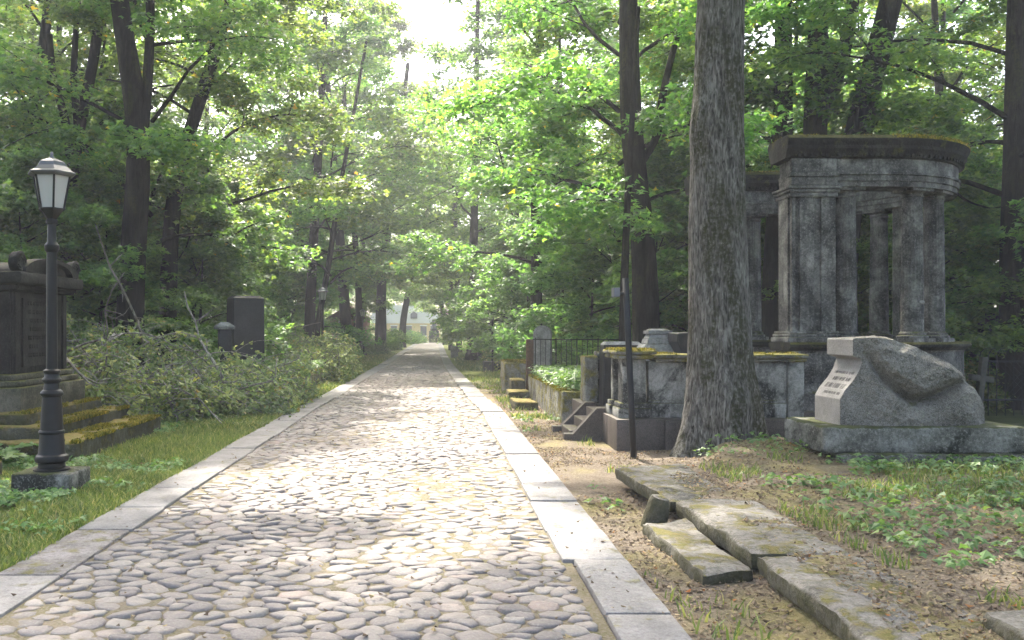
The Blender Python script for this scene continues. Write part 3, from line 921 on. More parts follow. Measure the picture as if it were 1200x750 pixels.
tree('maple_tree', 'dark forked trunk rising above the colonnade roof', [(952, 300), (955, 170), (956, 130)], 20.5, 0.34, A[0], 1.0, 5.6, GR, 15, crown_off=(0.8, 3.2, 1.8), stems=[([(956, 140), (968, 70), (962, 30), (952, -20)], 0.17), ([(956, 150), (975, 110), (990, 60), (1002, -10)], 0.21)])
tree('maple_tree', 'thick grey trunk leaning right above the colonnade roof', [(985, 300), (1004, 150), (1024, 80), (1044, 0)], 19.5, 0.38, A[1], 1.0, 2.5, GR, 15, crown_off=(1.2, 3.0, 1.6))
tree('maple_tree', 'dark trunk at the right edge behind the iron fence', [(1186, 390), (1188, 250), (1190, 100)], 18.0, 0.26, A[2], 1.0, 0.5, GR, 15, stems=[([(1186, 240), (1160, 245), (1130, 235), (1110, 215)], 0.05)])
tree('birch_tree', 'thin far trunk leaning left at the end of the path', [(522, 392), (518, 360), (513, 330), (509, 290)], 92.0, 0.27, Fc[0], 0.85, 1.7, GR, 18)
tree('birch_tree', 'thin pale far trunk by the grey stone block', [(528, 400), (528, 360), (529, 320)], 68.0, 0.16, Fc[1], 0.75, 3.1, GR, 15)
tree('birch_tree', 'far trunk just right of the pale thin one', [(538, 402), (537, 360), (536, 330)], 62.0, 0.20, Fc[2], 0.8, 5.3, GR, 16)

# the big near trunk
def big_tree():
    Yd = 11.2
    o = thing('linden_tree', 'big near tree trunk with grey furrowed bark and moss patches', 'tree', (3.56, Yd, gzf(3.56, Yd)), 0, GR)
    loc = Vector(o.location)
    pts = [P(a, b_, Yd) for a, b_ in ((845, 556), (845, 500), (843, 400), (840, 270), (841, 150), (845, 0))]
    pts.append(pts[-1] + Vector((0.25, 0, 3.5))); pts.append(pts[-1] + Vector((0.3, 0.2, 5)))
    px = [41, 36, 33, 31, 28, 25.5, 22, 16]
    seg, rings = 96, 300
    V, Q = trunk_mesh('t', [p - loc for p in pts], [q * Yd / F for q in px], seg, rings, 0.85, 0.025, 8, 5)
    V = V.reshape(rings, seg, 3)
    c = V.mean(1, keepdims=True); d = V - c
    n = d / np.linalg.norm(d, axis=2, keepdims=True)
    th = np.arctan2(d[..., 1], d[..., 0])
    q = np.stack([np.cos(th) * 12.0, np.sin(th) * 12.0, V[..., 2] * 2.0], -1).reshape(-1, 3)
    rg = 1 - np.abs(fbm(q, 3, 4).reshape(rings, seg)) * 2.2
    V = V + n * (rg * 0.016)[..., None]
    # burls
    for (bth, bz, br, ba) in ((3.6, 3.9, 0.32, 0.06), (5.0, 0.5, 0.3, 0.07), (4.4, 1.7, 0.25, 0.03)):
        dd = np.exp(-(((np.angle(np.exp(1j * (th - bth)))) * 0.4) ** 2 + (V[..., 2] - bz) ** 2) / br ** 2)
        V = V + n * (dd * ba)[..., None]
    obj('trunk', mesh_np('trunk', V.reshape(-1, 3), quads=Q, smooth=True), M['bark_big'], o)
    for nm, me in (('branches', CR['D'][0][0]), ('crown', CR['D'][0][1])):  # unseen dense crown, sized and placed to shade the near right ground
        c = obj(nm, me, None, o); c.location = (-0.2, 0.2, 5.7); c.rotation_euler = (0, 0, 2.0)
        if nm == 'branches': c['kind'] = 'stuff'
big_tree()

# unseen tree added left of the frame so its crown shades the near path
tree('maple_tree', 'unseen tall tree added outside the left edge to shade the near path', [(-80, 386), (-84, 0)], 12.2, 0.3, A[1], 1.1, 0.3, GL, 17, crown_off=(0.4, -0.6, 4.6))
# trees and saplings that fill the woodland behind
fill_rng = random.Random(5)
def filler(name, label, x, y, crown, cs, r, group, top, lean=0.0, cat='tree', cz=None):
    g = gzf(x, y)
    o = thing(name, label, cat, (x, y, g), fill_rng.uniform(0, 6.28), group)
    V, Q = trunk_mesh('trunk', [(0, 0, -0.1), (lean * 0.3, 0, top * 0.3), (lean * 0.6, 0.1, top * 0.6), (lean, 0.2, top)], [r, r * 0.85, r * 0.6, r * 0.25], 9, 14, 0.4, 0.05, int(y * 7) % 50)
    obj('trunk', mesh_np('trunk', V, quads=Q, smooth=True), M['bark'], o)
    for nm, me in (('branches', crown[0]), ('crown', crown[1])):
        c = obj(nm, me, None, o); c.scale = (cs, cs, cs if cz is None else cz)
        if nm == 'branches': c['kind'] = 'stuff'
    return o


for (x, y, s_) in ((-14, 33, 1.05), (-18, 40, 1.1), (-12, 44, 1.05), (-8.5, 50, 1.0), (-24, 52, 1.2), (-16, 58, 1.15), (-9, 66, 1.1), (-6.2, 74, 1.0), (-14, 80, 1.2), (-24, 86, 1.3), (-8, 96, 1.1), (-34, 66, 1.3), (-6.5, 112, 1.1), (-16, 120, 1.3)):
    filler('woodland_tree', 'woodland tree filling the background left of the path', x, y, (A if y < 36 else Fc)[fill_rng.randrange(3)], s_, 0.22, 'background woodland left', 15 * s_, fill_rng.uniform(-1, 1))
for (x, y, s_) in ((5.0, 36, 0.9), (11, 38, 1.0), (16.0, 27.5, 1.0), (18.5, 33, 1.05), (4.8, 54, 1.0), (8, 48, 1.0), (13.5, 46, 1.1), (19, 40, 1.1), (24, 50, 1.2), (6, 66, 1.05), (12, 64, 1.1), (5, 80, 1.05), (20, 72, 1.3), (11, 90, 1.2), (5.2, 104, 1.1), (16, 120, 1.4), (30, 66, 1.3)):
    filler('woodland_tree', 'woodland tree filling the background right of the path', x, y, (A if y < 38 else Fc)[fill_rng.randrange(3)], s_, 0.22, 'background woodland right', 15 * s_, fill_rng.uniform(-1, 1))
for (x, y, s_) in ((-4, 150, 1.2), (3, 158, 1.2), (-14, 156, 1.3), (12, 152, 1.3), (-26, 150, 1.4), (25, 150, 1.4), (-45, 120, 1.6), (42, 110, 1.6)):
    filler('woodland_tree', 'hazy tree closing the view beyond the end of the path', x, y, Fc[fill_rng.randrange(3)], s_, 0.25, 'trees beyond the end of the path', 15 * s_)
# unseen trees added beside and behind the camera to shade the place
for (x, y, s_) in ((-9.5, 7, 1.0), (9.5, 5.5, 1.0), (7.5, -3, 1.0), (-8.5, -3.5, 1.0)):
    filler('woodland_tree', 'unseen tall tree added beside the viewpoint for its shade', x, y, A[fill_rng.randrange(3)], s_, 0.3, 'shade trees added around the viewpoint', 16 * s_)

for (x, y, s_) in ((-8.2, 21.5, 0.9), (-9.8, 24, 1.1), (-6.9, 25.5, 1.0), (-8.0, 29, 1.3), (-10.5, 28, 1.3), (-12.5, 30, 1.4), (-9.0, 19.5, 0.9), (-14.0, 20, 1.3), (-17, 25, 1.4), (-11.5, 20.5, 1.1), (-13, 24.5, 1.2), (-15.5, 28, 1.3), (-8.2, 36, 1.2), (-9.5, 38.5, 1.3), (-8.0, 42.5, 1.1), (-12.5, 35, 1.3), (-7.5, 46, 1.3), (-5.6, 60, 1.2), (-10.5, 16.5, 1.0)):
    filler('maple_sapling', 'leafy maple sapling in the thicket left of the path', x, y, U[fill_rng.randrange(3)], s_, 0.05, 'understory saplings left', 4.6 * s_, fill_rng.uniform(-.3, .3))
for (x, y, s_) in ((4.3, 25, 1.0), (5.6, 22.8, 1.1), (6.8, 24, 1.2), (3.3, 31.5, 0.95), (5.2, 29, 1.1), (8.6, 26.5, 1.2), (3.2, 37, 1.0), (10.5, 24, 1.2), (12.2, 22.5, 1.2), (13.2, 18.2, 1.0), (10.9, 19.4, 0.9), (14.8, 25.5, 1.3), (16.5, 22, 1.3), (3.6, 43, 1.2), (6.5, 40, 1.3), (9.5, 32, 1.3), (12.8, 29, 1.3), (2.8, 56, 1.1)):
    filler('maple_sapling', 'leafy maple sapling in the thicket right of the path', x, y, U[fill_rng.randrange(3)], s_, 0.05, 'understory saplings right', 4.6 * s_, fill_rng.uniform(-.3, .3))

# a far wood that reads as one mass, closing the gaps between trunks
def far_wood():
    rng = np.random.default_rng(77)
    c, s_ = [], []
    def add(x, y, n, h, w):
        for _ in range(n):
            z = h * rng.random() ** 1.3
            c.append((x + rng.normal(0, w), y + rng.normal(0, w), z + 0.3)); s_.append(rng.uniform(0.9, 1.7))
    for x in np.arange(-75, 76, 3.2):
        if abs(x + 1) < 5: continue
        add(x, 128 + rng.normal(0, 6) + (6 if abs(x) < 12 else 0), 16, 9, 1.6)
    for y in np.arange(30, 128, 3.4):
        add(-26 - 0.30 * y + rng.normal(0, 2), y, 14, 8, 1.8)
        add(20 + 0.30 * y + rng.normal(0, 2), y, 14, 8, 1.8)
    for y in np.arange(42, 124, 4.5):
        for sd in (-1, 1):
            for xx in (11, 17, 23):
                add(sd * (xx + rng.normal(0, 1.5)) - 1, y + rng.normal(0, 2), 9, 4.5, 1.4)
    V, T = sprays(np.array(c), np.array(s_), 42, 0.42, 'kite', rng, 0.6, 0.5)
    o = obj('distant_woods', mesh_np('distant_woods', V, T), M['leaf_far'])
    tag(o, 'mass of green woodland far behind the trunks on both sides', 'woods', None, 'stuff')
far_wood()


def put(mb, name, mat, root, **kw):
    r = root
    off = Vector((0, 0, 0))
    while r is not None:
        off += Vector(r.location); r = r.parent
    mb.xf(Matrix.Translation(-off))
    return mb.build(name, M[mat], root, **kw)


def block(name, label, cat, mat, x0, x1, y0, y1, z0, z1, r=0.02, amp=0.01, rot=None, group=None, step=0.12, seed=0):
    """one worn stone block as a thing of its own"""
    c = ((x0 + x1) / 2, (y0 + y1) / 2, z0)
    o = MB().rbox(x0 - c[0], x1 - c[0], y0 - c[1], y1 - c[1], 0, z1 - z0, r, step, amp, 5, seed).build(name, M[mat], None, angle=50)
    o.location = c
    if rot: o.rotation_euler = rot
    return tag(o, label, cat, group)


# ------------------------------------------------------------------ lamps
def make_lamp(label, loc, detail=True, s=1.0):
    o = thing('street_lamp', label, 'lamp', loc, 0, 'lamps along the path'); o.scale = (s, s, s)
    put(MB().rbox(-.28, .28, -.26, .26, -.08, .22, .02, .09, .008, 6, 2).xf(Matrix.Translation(loc)), 'pedestal', 'plinth', o, angle=50)
    T_ = Matrix.Translation(loc)
    prof = [(.17, .215), (.17, .235), (.125, .245), (.125, .29), (.150, .305), (.157, .33), (.148, .36), (.128, .375), (.122, .40), (.110, .57), (.118, .575), (.122, .59), (.116, .605), (.106, .61), (.088, .93), (.104, .945), (.108, .965), (.098, .985), (.078, 1.0), (.070, 1.06), (.088, 1.08), (.09, 1.10), (.072, 1.12), (.066, 1.15), (.078, 1.165), (.08, 1.185), (.056, 1.20)]
    put(MB().lathe(prof, 24).xf(T_), 'base', 'iron', o, angle=35)
    put(MB().lathe([(.052, 1.195), (.048, 2.33), (.060, 2.345), (.068, 2.37), (.068, 2.40), (.052, 2.42), (.042, 2.44), (.040, 2.62)], 18).xf(T_), 'pole', 'iron', o, angle=35)
    put(MB().lathe([(.041, 2.60), (.056, 2.61), (.058, 2.64), (.048, 2.655), (.060, 2.67), (.10, 2.72), (.128, 2.745), (.128, 2.757)], 6, rot=0).xf(T_), 'lantern_cup', 'iron', o)
    # hexagonal lantern: panes and bars
    r0, r1, z0, z1 = .118, .178, 2.757, 3.09
    for i in range(6):
        a0, a1 = PI / 3 * i, PI / 3 * (i + 1)
        A0 = [Vector((math.cos(a) * r, math.sin(a) * r, z)) for a, r, z in ((a0, r0, z0), (a1, r0, z0), (a1, r1, z1), (a0, r1, z1))]
        n = (A0[1] - A0[0]).cross(A0[3] - A0[0]).normalized()
        v = [p - n * 0.004 for p in A0] + [p - n * 0.010 for p in A0]
        put(MB().add(v, [(0, 1, 2, 3), (7, 6, 5, 4), (0, 4, 5, 1), (1, 5, 6, 2), (2, 6, 7, 3), (3, 7, 4, 0)]).xf(T_), 'pane', 'lamp_glass', o)
        put(MB().tube([A0[0], A0[3]], .010, 6).xf(T_), 'frame_bar', 'iron', o)
    put(MB().lathe([(.19, 3.065), (.232, 3.085), (.235, 3.10), (.20, 3.115), (.145, 3.165), (.125, 3.205), (.06, 3.235), (.02, 3.25)], 6).xf(T_), 'roof', 'lamp_roof', o)
    put(MB().lathe([(.022, 3.235), (.02, 3.262), (.012, 3.27), (.018, 3.285), (.006, 3.31)], 10).xf(T_), 'finial', 'lamp_roof', o, smooth=True)
    return o


lamp = make_lamp('tall black lamp with white lantern nearest the viewer, by the mossy steps', (-3.74, 8.62, gzf(-3.74, 8.62)))
for lb, px, Yd, s_ in (('black lamp with white lantern standing behind the brush, second from the viewer', 378, 34.8, 1.0), ('smaller black lamp on the grass right of the trail sign', 425, 52.0, 0.86), ('tiny far lamp by the left kerb near the path end', 473, 79.0, 0.86)):
    c = copy_tree(lamp, None, lb)
    c.location = ((px - CX) / F * Yd, Yd, 0.0); c.scale = (s_, s_, s_)

# ------------------------------------------------------------------ the dark tomb on the left and its steps
def tomb():
    o = thing('tomb', 'blackened stone tomb with scrolled cornice behind the near lamp at the left edge', 'tomb', (-6.7, 12.3, 0))
    put(MB().rbox(-8.3, -5.25, 11.2, 13.25, .45, .86, .015, .25, .006, 4, 3), 'plinth', 'tomb_base', o, angle=45)
    put(MB().rbox(-8.25, -5.32, 11.27, 13.18, .862, .94, .02, .3, .004, 4, 4), 'moulding', 'tomb_base', o, angle=45)
    put(MB().rbox(-8.2, -5.38, 11.33, 13.12, .942, 1.02, .02, .3, .004, 4, 5), 'moulding', 'tomb_base', o, angle=45)
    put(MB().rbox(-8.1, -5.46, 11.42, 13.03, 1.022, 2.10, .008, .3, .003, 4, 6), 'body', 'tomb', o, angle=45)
    for y in (11.44, 12.9):
        put(MB().box(-5.47, -5.43, y, y + .12, 1.03, 2.09), 'corner_strip', 'tomb', o, bevel=.006)
    put(MB().box(-5.60, -5.48, 11.39, 11.425, 1.03, 2.09), 'corner_strip', 'tomb', o, bevel=.006)
    # inscribed panels
    pn = put(MB().box(-5.465, -5.435, 11.66, 12.82, 1.10, 2.02), 'inscription_panel', 'tomb', o, bevel=.008)
    rr = random.Random(3)
    for ln in range(7):
        z = 1.92 - ln * .115
        b_ = MB(); y = 11.76 + rr.uniform(0, .12)
        yend = 12.74 - rr.uniform(0, .12)
        while y < yend:
            w = rr.uniform(.025, .05)
            b_.box(-5.437, -5.426, y, y + .010, z, z + .055); b_.box(-5.437, -5.426, y + w - .010, y + w, z, z + .055)
            b_.box(-5.437, -5.427, y + .010, y + w - .010, z + .022, z + .034)
            y += w + rr.choice([.014, .014, .04])
        put(b_, 'inscription_line', 'tomb', pn)['kind'] = 'stuff'
    pn = put(MB().box(-7.6, -5.72, 11.395, 11.425, 1.10, 2.02), 'inscription_panel', 'tomb', o, bevel=.008)
    for ln in range(5):
        z = 1.86 - ln * .16
        b_ = MB(); x = -6.6 + rr.uniform(0, .2)
        while x < -5.85:
            w = rr.uniform(.03, .055)
            b_.box(x, x + .010, 11.387, 11.397, z, z + .06); b_.box(x + w - .01, x + w, 11.387, 11.397, z, z + .06); b_.box(x + .01, x + w - .01, 11.388, 11.397, z + .024, z + .036)
            x += w + rr.choice([.016, .016, .045])
        put(b_, 'inscription_line', 'tomb', pn)['kind'] = 'stuff'
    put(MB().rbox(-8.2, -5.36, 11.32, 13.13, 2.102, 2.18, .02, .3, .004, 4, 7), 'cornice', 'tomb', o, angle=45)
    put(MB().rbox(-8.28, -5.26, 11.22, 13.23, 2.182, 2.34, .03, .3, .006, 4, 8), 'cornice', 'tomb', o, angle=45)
    # roof: barrel with arched end facing the path
    n = 20; arc = [(12.225 + .80 * math.cos(PI * i / n), 2.342 + .17 * math.sin(PI * i / n)) for i in range(n + 1)]
    v = [(-8.2, y, z) for y, z in arc] + [(-5.36, y, z) for y, z in arc]
    f = [(i, i + 1, n + 2 + i, n + 1 + i) for i in range(n)] + [tuple(range(n + 1)), tuple(reversed(range(n + 1, 2 * n + 2)))]
    put(MB().add(v, f), 'roof', 'tomb', o, angle=40)
    v, f = [], []
    for i in range(n + 1):
        a = PI * i / n
        for r in (.62, .84):
            for x in (-5.42, -5.27):
                v.append((x, 12.225 + r * math.cos(a), 2.343 + (.19 * r / .84 + .03) * math.sin(a)))
    for i in range(n):
        a, b_ = 4 * i, 4 * i + 4
        f += [(a, b_, b_ + 1, a + 1), (a + 2, a + 3, b_ + 3, b_ + 2), (a, a + 2, b_ + 2, b_), (a + 1, b_ + 1, b_ + 3, a + 3)]
    put(MB().add(v, f), 'arched_pediment', 'tomb', o, angle=40)
    for y in (11.36, 13.09):   # scrolls on the corners
        sp = []
        for i in range(46):
            a = i * .34; r = .13 * (1 - i / 58)
            sp.append((-5.34, y + r * math.cos(a), 2.46 + r * math.sin(a)))
        put(MB().tube(sp, [.034 - .0004 * i for i in range(46)], 6), 'scroll', 'tomb', o, smooth=True)
        put(MB().lathe([(.125, -.05), (.135, -.03), (.135, .03), (.125, .05)], 20).xf(Matrix.Translation((-5.38, y, 2.46)) @ Matrix.Rotation(PI / 2, 4, 'Y')), 'scroll_block', 'tomb', o, angle=40)
    b_ = MB(); y = 11.35
    while y < 13.1:
        b_.box(-5.365, -5.345, y, y + .02, 2.125, 2.16); y += .04
    put(b_, 'dentils', 'tomb', o)['kind'] = 'stuff'
tomb()
block('stone_step', 'lowest long mossy step of the tomb, nearest the grass', 'step', 'step', -5.3, -4.27, 10.45, 13.75, -.1, .27, .03, .022, None, 'mossy steps of the tomb', .08, 11)
block('stone_step', 'middle mossy step of the tomb', 'step', 'step', -6.2, -4.74, 10.75, 13.7, .06, .42, .03, .02, None, 'mossy steps of the tomb', .08, 12)
block('stone_step', 'top mossy step directly under the tomb base', 'step', 'step', -8.4, -5.08, 10.95, 13.5, .1, .56, .03, .02, None, 'mossy steps of the tomb', .1, 13)
block('stone_kerb', 'short mossy kerb stone at the left edge, left of the lamp foot', 'kerb stone', 'step', -5.6, -4.62, 8.9, 9.45, -.05, .22, .03, .02, None, None, .1, 14)

# ------------------------------------------------------------------ left verge: stele, small stone, planter
o = thing('stele', 'tall dark granite stele rising out of the brush heap', 'gravestone', (-4.36, 20.2, 0), math.radians(28))
b_ = MB().frustum(0, 0, 0, 2.30, .74, .62, .70, .58); b_.build('shaft', M['dark_granite'], o, bevel=.01)
b_ = MB().frustum(0, 0, 2.302, 2.36, .70, .58, .52, .40); b_.build('top', M['dark_granite'], o)
o = thing('gravestone', 'small dark capped gravestone left of the granite stele', 'gravestone', (-4.62, 19.3, 0), .35)
MB().rbox(-.13, .13, -.12, .12, 0, 1.6, .01, .3, .004).build('pillar', M['dark_granite'], o, angle=45)
MB().frustum(0, 0, 1.602, 1.66, .40, .36, .42, .38).frustum(0, 0, 1.662, 1.76, .42, .38, .16, .14).build('cap', M['grave'], o)


def ground_cover(cents, rng, leaf=(.05, .1), per=9, h=.12, spread=.12, shape='lobed'):
    n = len(cents) * per
    c = np.repeat(np.array(cents, float), per, 0)
    a = rng.random(n) * 6.283; r = spread * rng.random(n) ** .6
    c[:, 0] += np.cos(a) * r; c[:, 1] += np.sin(a) * r; c[:, 2] += h * (0.25 + .9 * rng.random(n))
    nr = np.stack([np.cos(a) * .45 + rng.normal(0, .25, n), np.sin(a) * .45 + rng.normal(0, .25, n), np.ones(n)], 1)
    d = np.stack([np.cos(a), np.sin(a), np.full(n, -.1)], 1) + rng.normal(0, .3, (n, 3))
    return leaf_batch(c, nr, d, leaf[0] + (leaf[1] - leaf[0]) * rng.random(n), shape)


rngc = np.random.default_rng(21)
def planter(label, x0, x1, y0, y1, h, side, plants, wall='pale_mossy'):
    o = thing('stone_planter', label, 'planter', ((x0 + x1) / 2, (y0 + y1) / 2, 0))
    L = (y1 - y0) / 4
    xs = x0 if side > 0 else x1
    for i in range(4):   # wall blocks facing the path
        a = (xs, xs + .22) if side > 0 else (xs - .22, xs)
        put(MB().rbox(a[0], a[1], y0 + L * i + .01, y0 + L * (i + 1) - .01, -.1, h + random.uniform(-.03, .02), .03, .1, .02, 5, i), 'stone', wall, o, angle=50)
    for yy in ((y0 - .2, y0 - .005), (y1 + .005, y1 + .2)):
        put(MB().rbox(x0, x1, yy[0], yy[1], -.1, h, .03, .12, .015, 5, 9), 'stone', wall, o, angle=50)
    xi = (x0 + .2, x1) if side > 0 else (x0, x1 - .2)
    put(MB().rbox(xi[0], xi[1], y0, y1, -.05, h - .06, .02, .2, .02, 4, 8), 'soil', 'ground', o)
    c = np.stack([xi[0] + (xi[1] - xi[0] + .1) * rngc.random(plants), y0 + (y1 - y0) * rngc.random(plants), np.full(plants, h - .06)], 1)
    if side > 0: c[:, 0] -= .12
    else: c[:, 0] += .06
    V, T = ground_cover(c, rngc, (.06, .12), 9, .26, .16)
    q = obj('leafy_plants', mesh_np('leafy_plants', V - np.array(o.location), T), M['leaf_weed'], o); q['kind'] = 'stuff'
    return o


planter('low mossy stone planter full of greenery at the left kerb, below the brush', -5.2, -3.35, 21.2, 27.5, .46, -1, 700)
planter('long mossy stone planter full of pale green leaves on the right of the path', 2.12, 4.4, 15.2, 20.4, .55, 1, 900)


# ------------------------------------------------------------------ heaps of cut branches
def brush(label, blobs, nt, seed, bare=8, leaf=(.07, .13)):
    rng = np.random.default_rng(seed)
    cx, cy = blobs[0][0], blobs[0][1]
    o = thing('brush_pile', label, 'brush pile', (cx, cy, 0), 0, 'heaps of cut branches')
    loc = np.array([cx, cy, 0])
    tw = MB(); C_, N_, D_, S_ = [], [], [], []
    for i in range(nt):
        bx, by, rx, ry, h = blobs[rng.integers(len(blobs))]
        a = rng.random() * 6.283; r = rng.random() ** .5
        prof = math.sqrt(max(0, 1 - (r * .95) ** 2))
        z = h * prof * rng.uniform(.15, 1.0)
        p = np.array([bx + rx * r * math.cos(a), by + ry * r * math.sin(a), z + .02])
        az = a + rng.normal(0, 1.0)
        d = np.array([math.cos(az), math.sin(az), rng.uniform(-.1, 1.1)])
        L = rng.uniform(.45, 1.5); pts = [p]
        for s_ in range(4):
            d = d + np.array([rng.normal(0, .2), rng.normal(0, .2), -.28]); d /= np.linalg.norm(d)
            q = pts[-1] + d * L / 4
            q[2] = max(q[2], .03); q[0] = min(q[0], -2.72) if cx < 0 else q[0]
            pts.append(q)
        tw.tube(pts, [.012, .010, .008, .006, .003], 3, False)
        dens = int(rng.choice([5, 14, 26, 38]))
        for _ in range(dens):
            t = rng.uniform(.1, 1) * 4; k0 = min(int(t), 3)
            c = pts[k0] + (pts[k0 + 1] - pts[k0]) * (t - k0) + rng.normal(0, .05, 3)
            C_.append(c); N_.append(np.array([rng.normal(0, .7), rng.normal(0, .7), .8])); D_.append((pts[k0 + 1] - pts[k0]) * 2 + rng.normal(0, .5, 3) + np.array([0, 0, -.4])); S_.append(rng.uniform(*leaf))
    V, T = leaf_batch(np.array(C_) - loc, np.array(N_), np.array(D_), np.array(S_), 'kite', .3)
    q = obj('foliage', mesh_np('foliage', V, T), M['leaf_brush'], o); q['kind'] = 'stuff'
    q = put(tw, 'twigs', 'twig', o); q['kind'] = 'stuff'
    for i in range(bare):
        bx, by, rx, ry, h = blobs[rng.integers(len(blobs))]
        a = rng.random() * 6.283
        p = np.array([bx + rx * .5 * math.cos(a), by - ry * rng.uniform(.2, .9), h * rng.uniform(.35, 1.0)])
        d = np.array([rng.normal(0, 1), rng.normal(-.3, .5), rng.normal(.1, .5)]); d /= np.linalg.norm(d)
        L = rng.uniform(1.0, 2.4); pts = [p]
        for s_ in range(6):
            d = d + rng.normal(0, .16, 3) + np.array([0, 0, -.05]); d /= np.linalg.norm(d)
            q = pts[-1] + d * L / 6; q[2] = max(q[2], .03); q[0] = min(q[0], -2.9); pts.append(q)
        r0 = rng.uniform(.014, .034)
        b_ = MB().tube(pts, [r0 * (1 - .12 * s_) for s_ in range(7)], 6)
        for s_ in (2, 3, 4):
            dd = rng.normal(0, 1, 3); dd /= np.linalg.norm(dd)
            b_.tube([pts[s_], pts[s_] + dd * .25, pts[s_] + dd * .4 + rng.normal(0, .06, 3)], [r0 * .5, r0 * .35, r0 * .15], 4)
        put(b_, 'branch', 'twig', o, smooth=True)
    return o


brush('big heap of cut leafy branches beside the tomb', [(-5.9, 17.0, 1.6, 1.9, 1.65), (-5.0, 15.6, 1.0, 1.2, .95), (-7.6, 18.0, 1.6, 1.5, 1.75), (-5.9, 14.4, .7, .9, 1.3)], 800, 5, 26)
brush('heap of cut branches in front of the dark granite stele', [(-4.3, 18.0, .95, 1.5, 1.15), (-3.9, 16.6, .6, 1.0, .65), (-3.75, 19.3, .6, 1.3, .9)], 480, 6, 12)
brush('pale heap of cut branches spilling onto the left kerb beyond the planter', [(-3.7, 28.5, 1.1, 2.2, 1.25), (-4.6, 30.5, 1.5, 2.4, 1.5), (-3.2, 27.6, .6, 1.2, .7)], 560, 7, 9, (.09, .16))

# trail sign on its post
o = thing('trail_sign', 'thin black post with two small white plates left of the third lamp', 'sign', (-5.3, 51, 0))
MB().tube([(0, 0, -.1), (0, 0, 2.25)], .035, 8).build('post', M['iron'], o)
for s_ in (-1, 1):
    pl = MB().box(s_ * .22 - .15, s_ * .22 + .15, -.06, -.04, 1.86, 2.10).build('plate', M['white'], o)
    MB().box(s_ * .22 - .10, s_ * .22 + .10, -.066, -.061, 1.99, 2.015).box(s_ * .22 - .10, s_ * .22 + .06, -.066, -.061, 1.94, 1.96).build('lettering', M['ink'], pl)

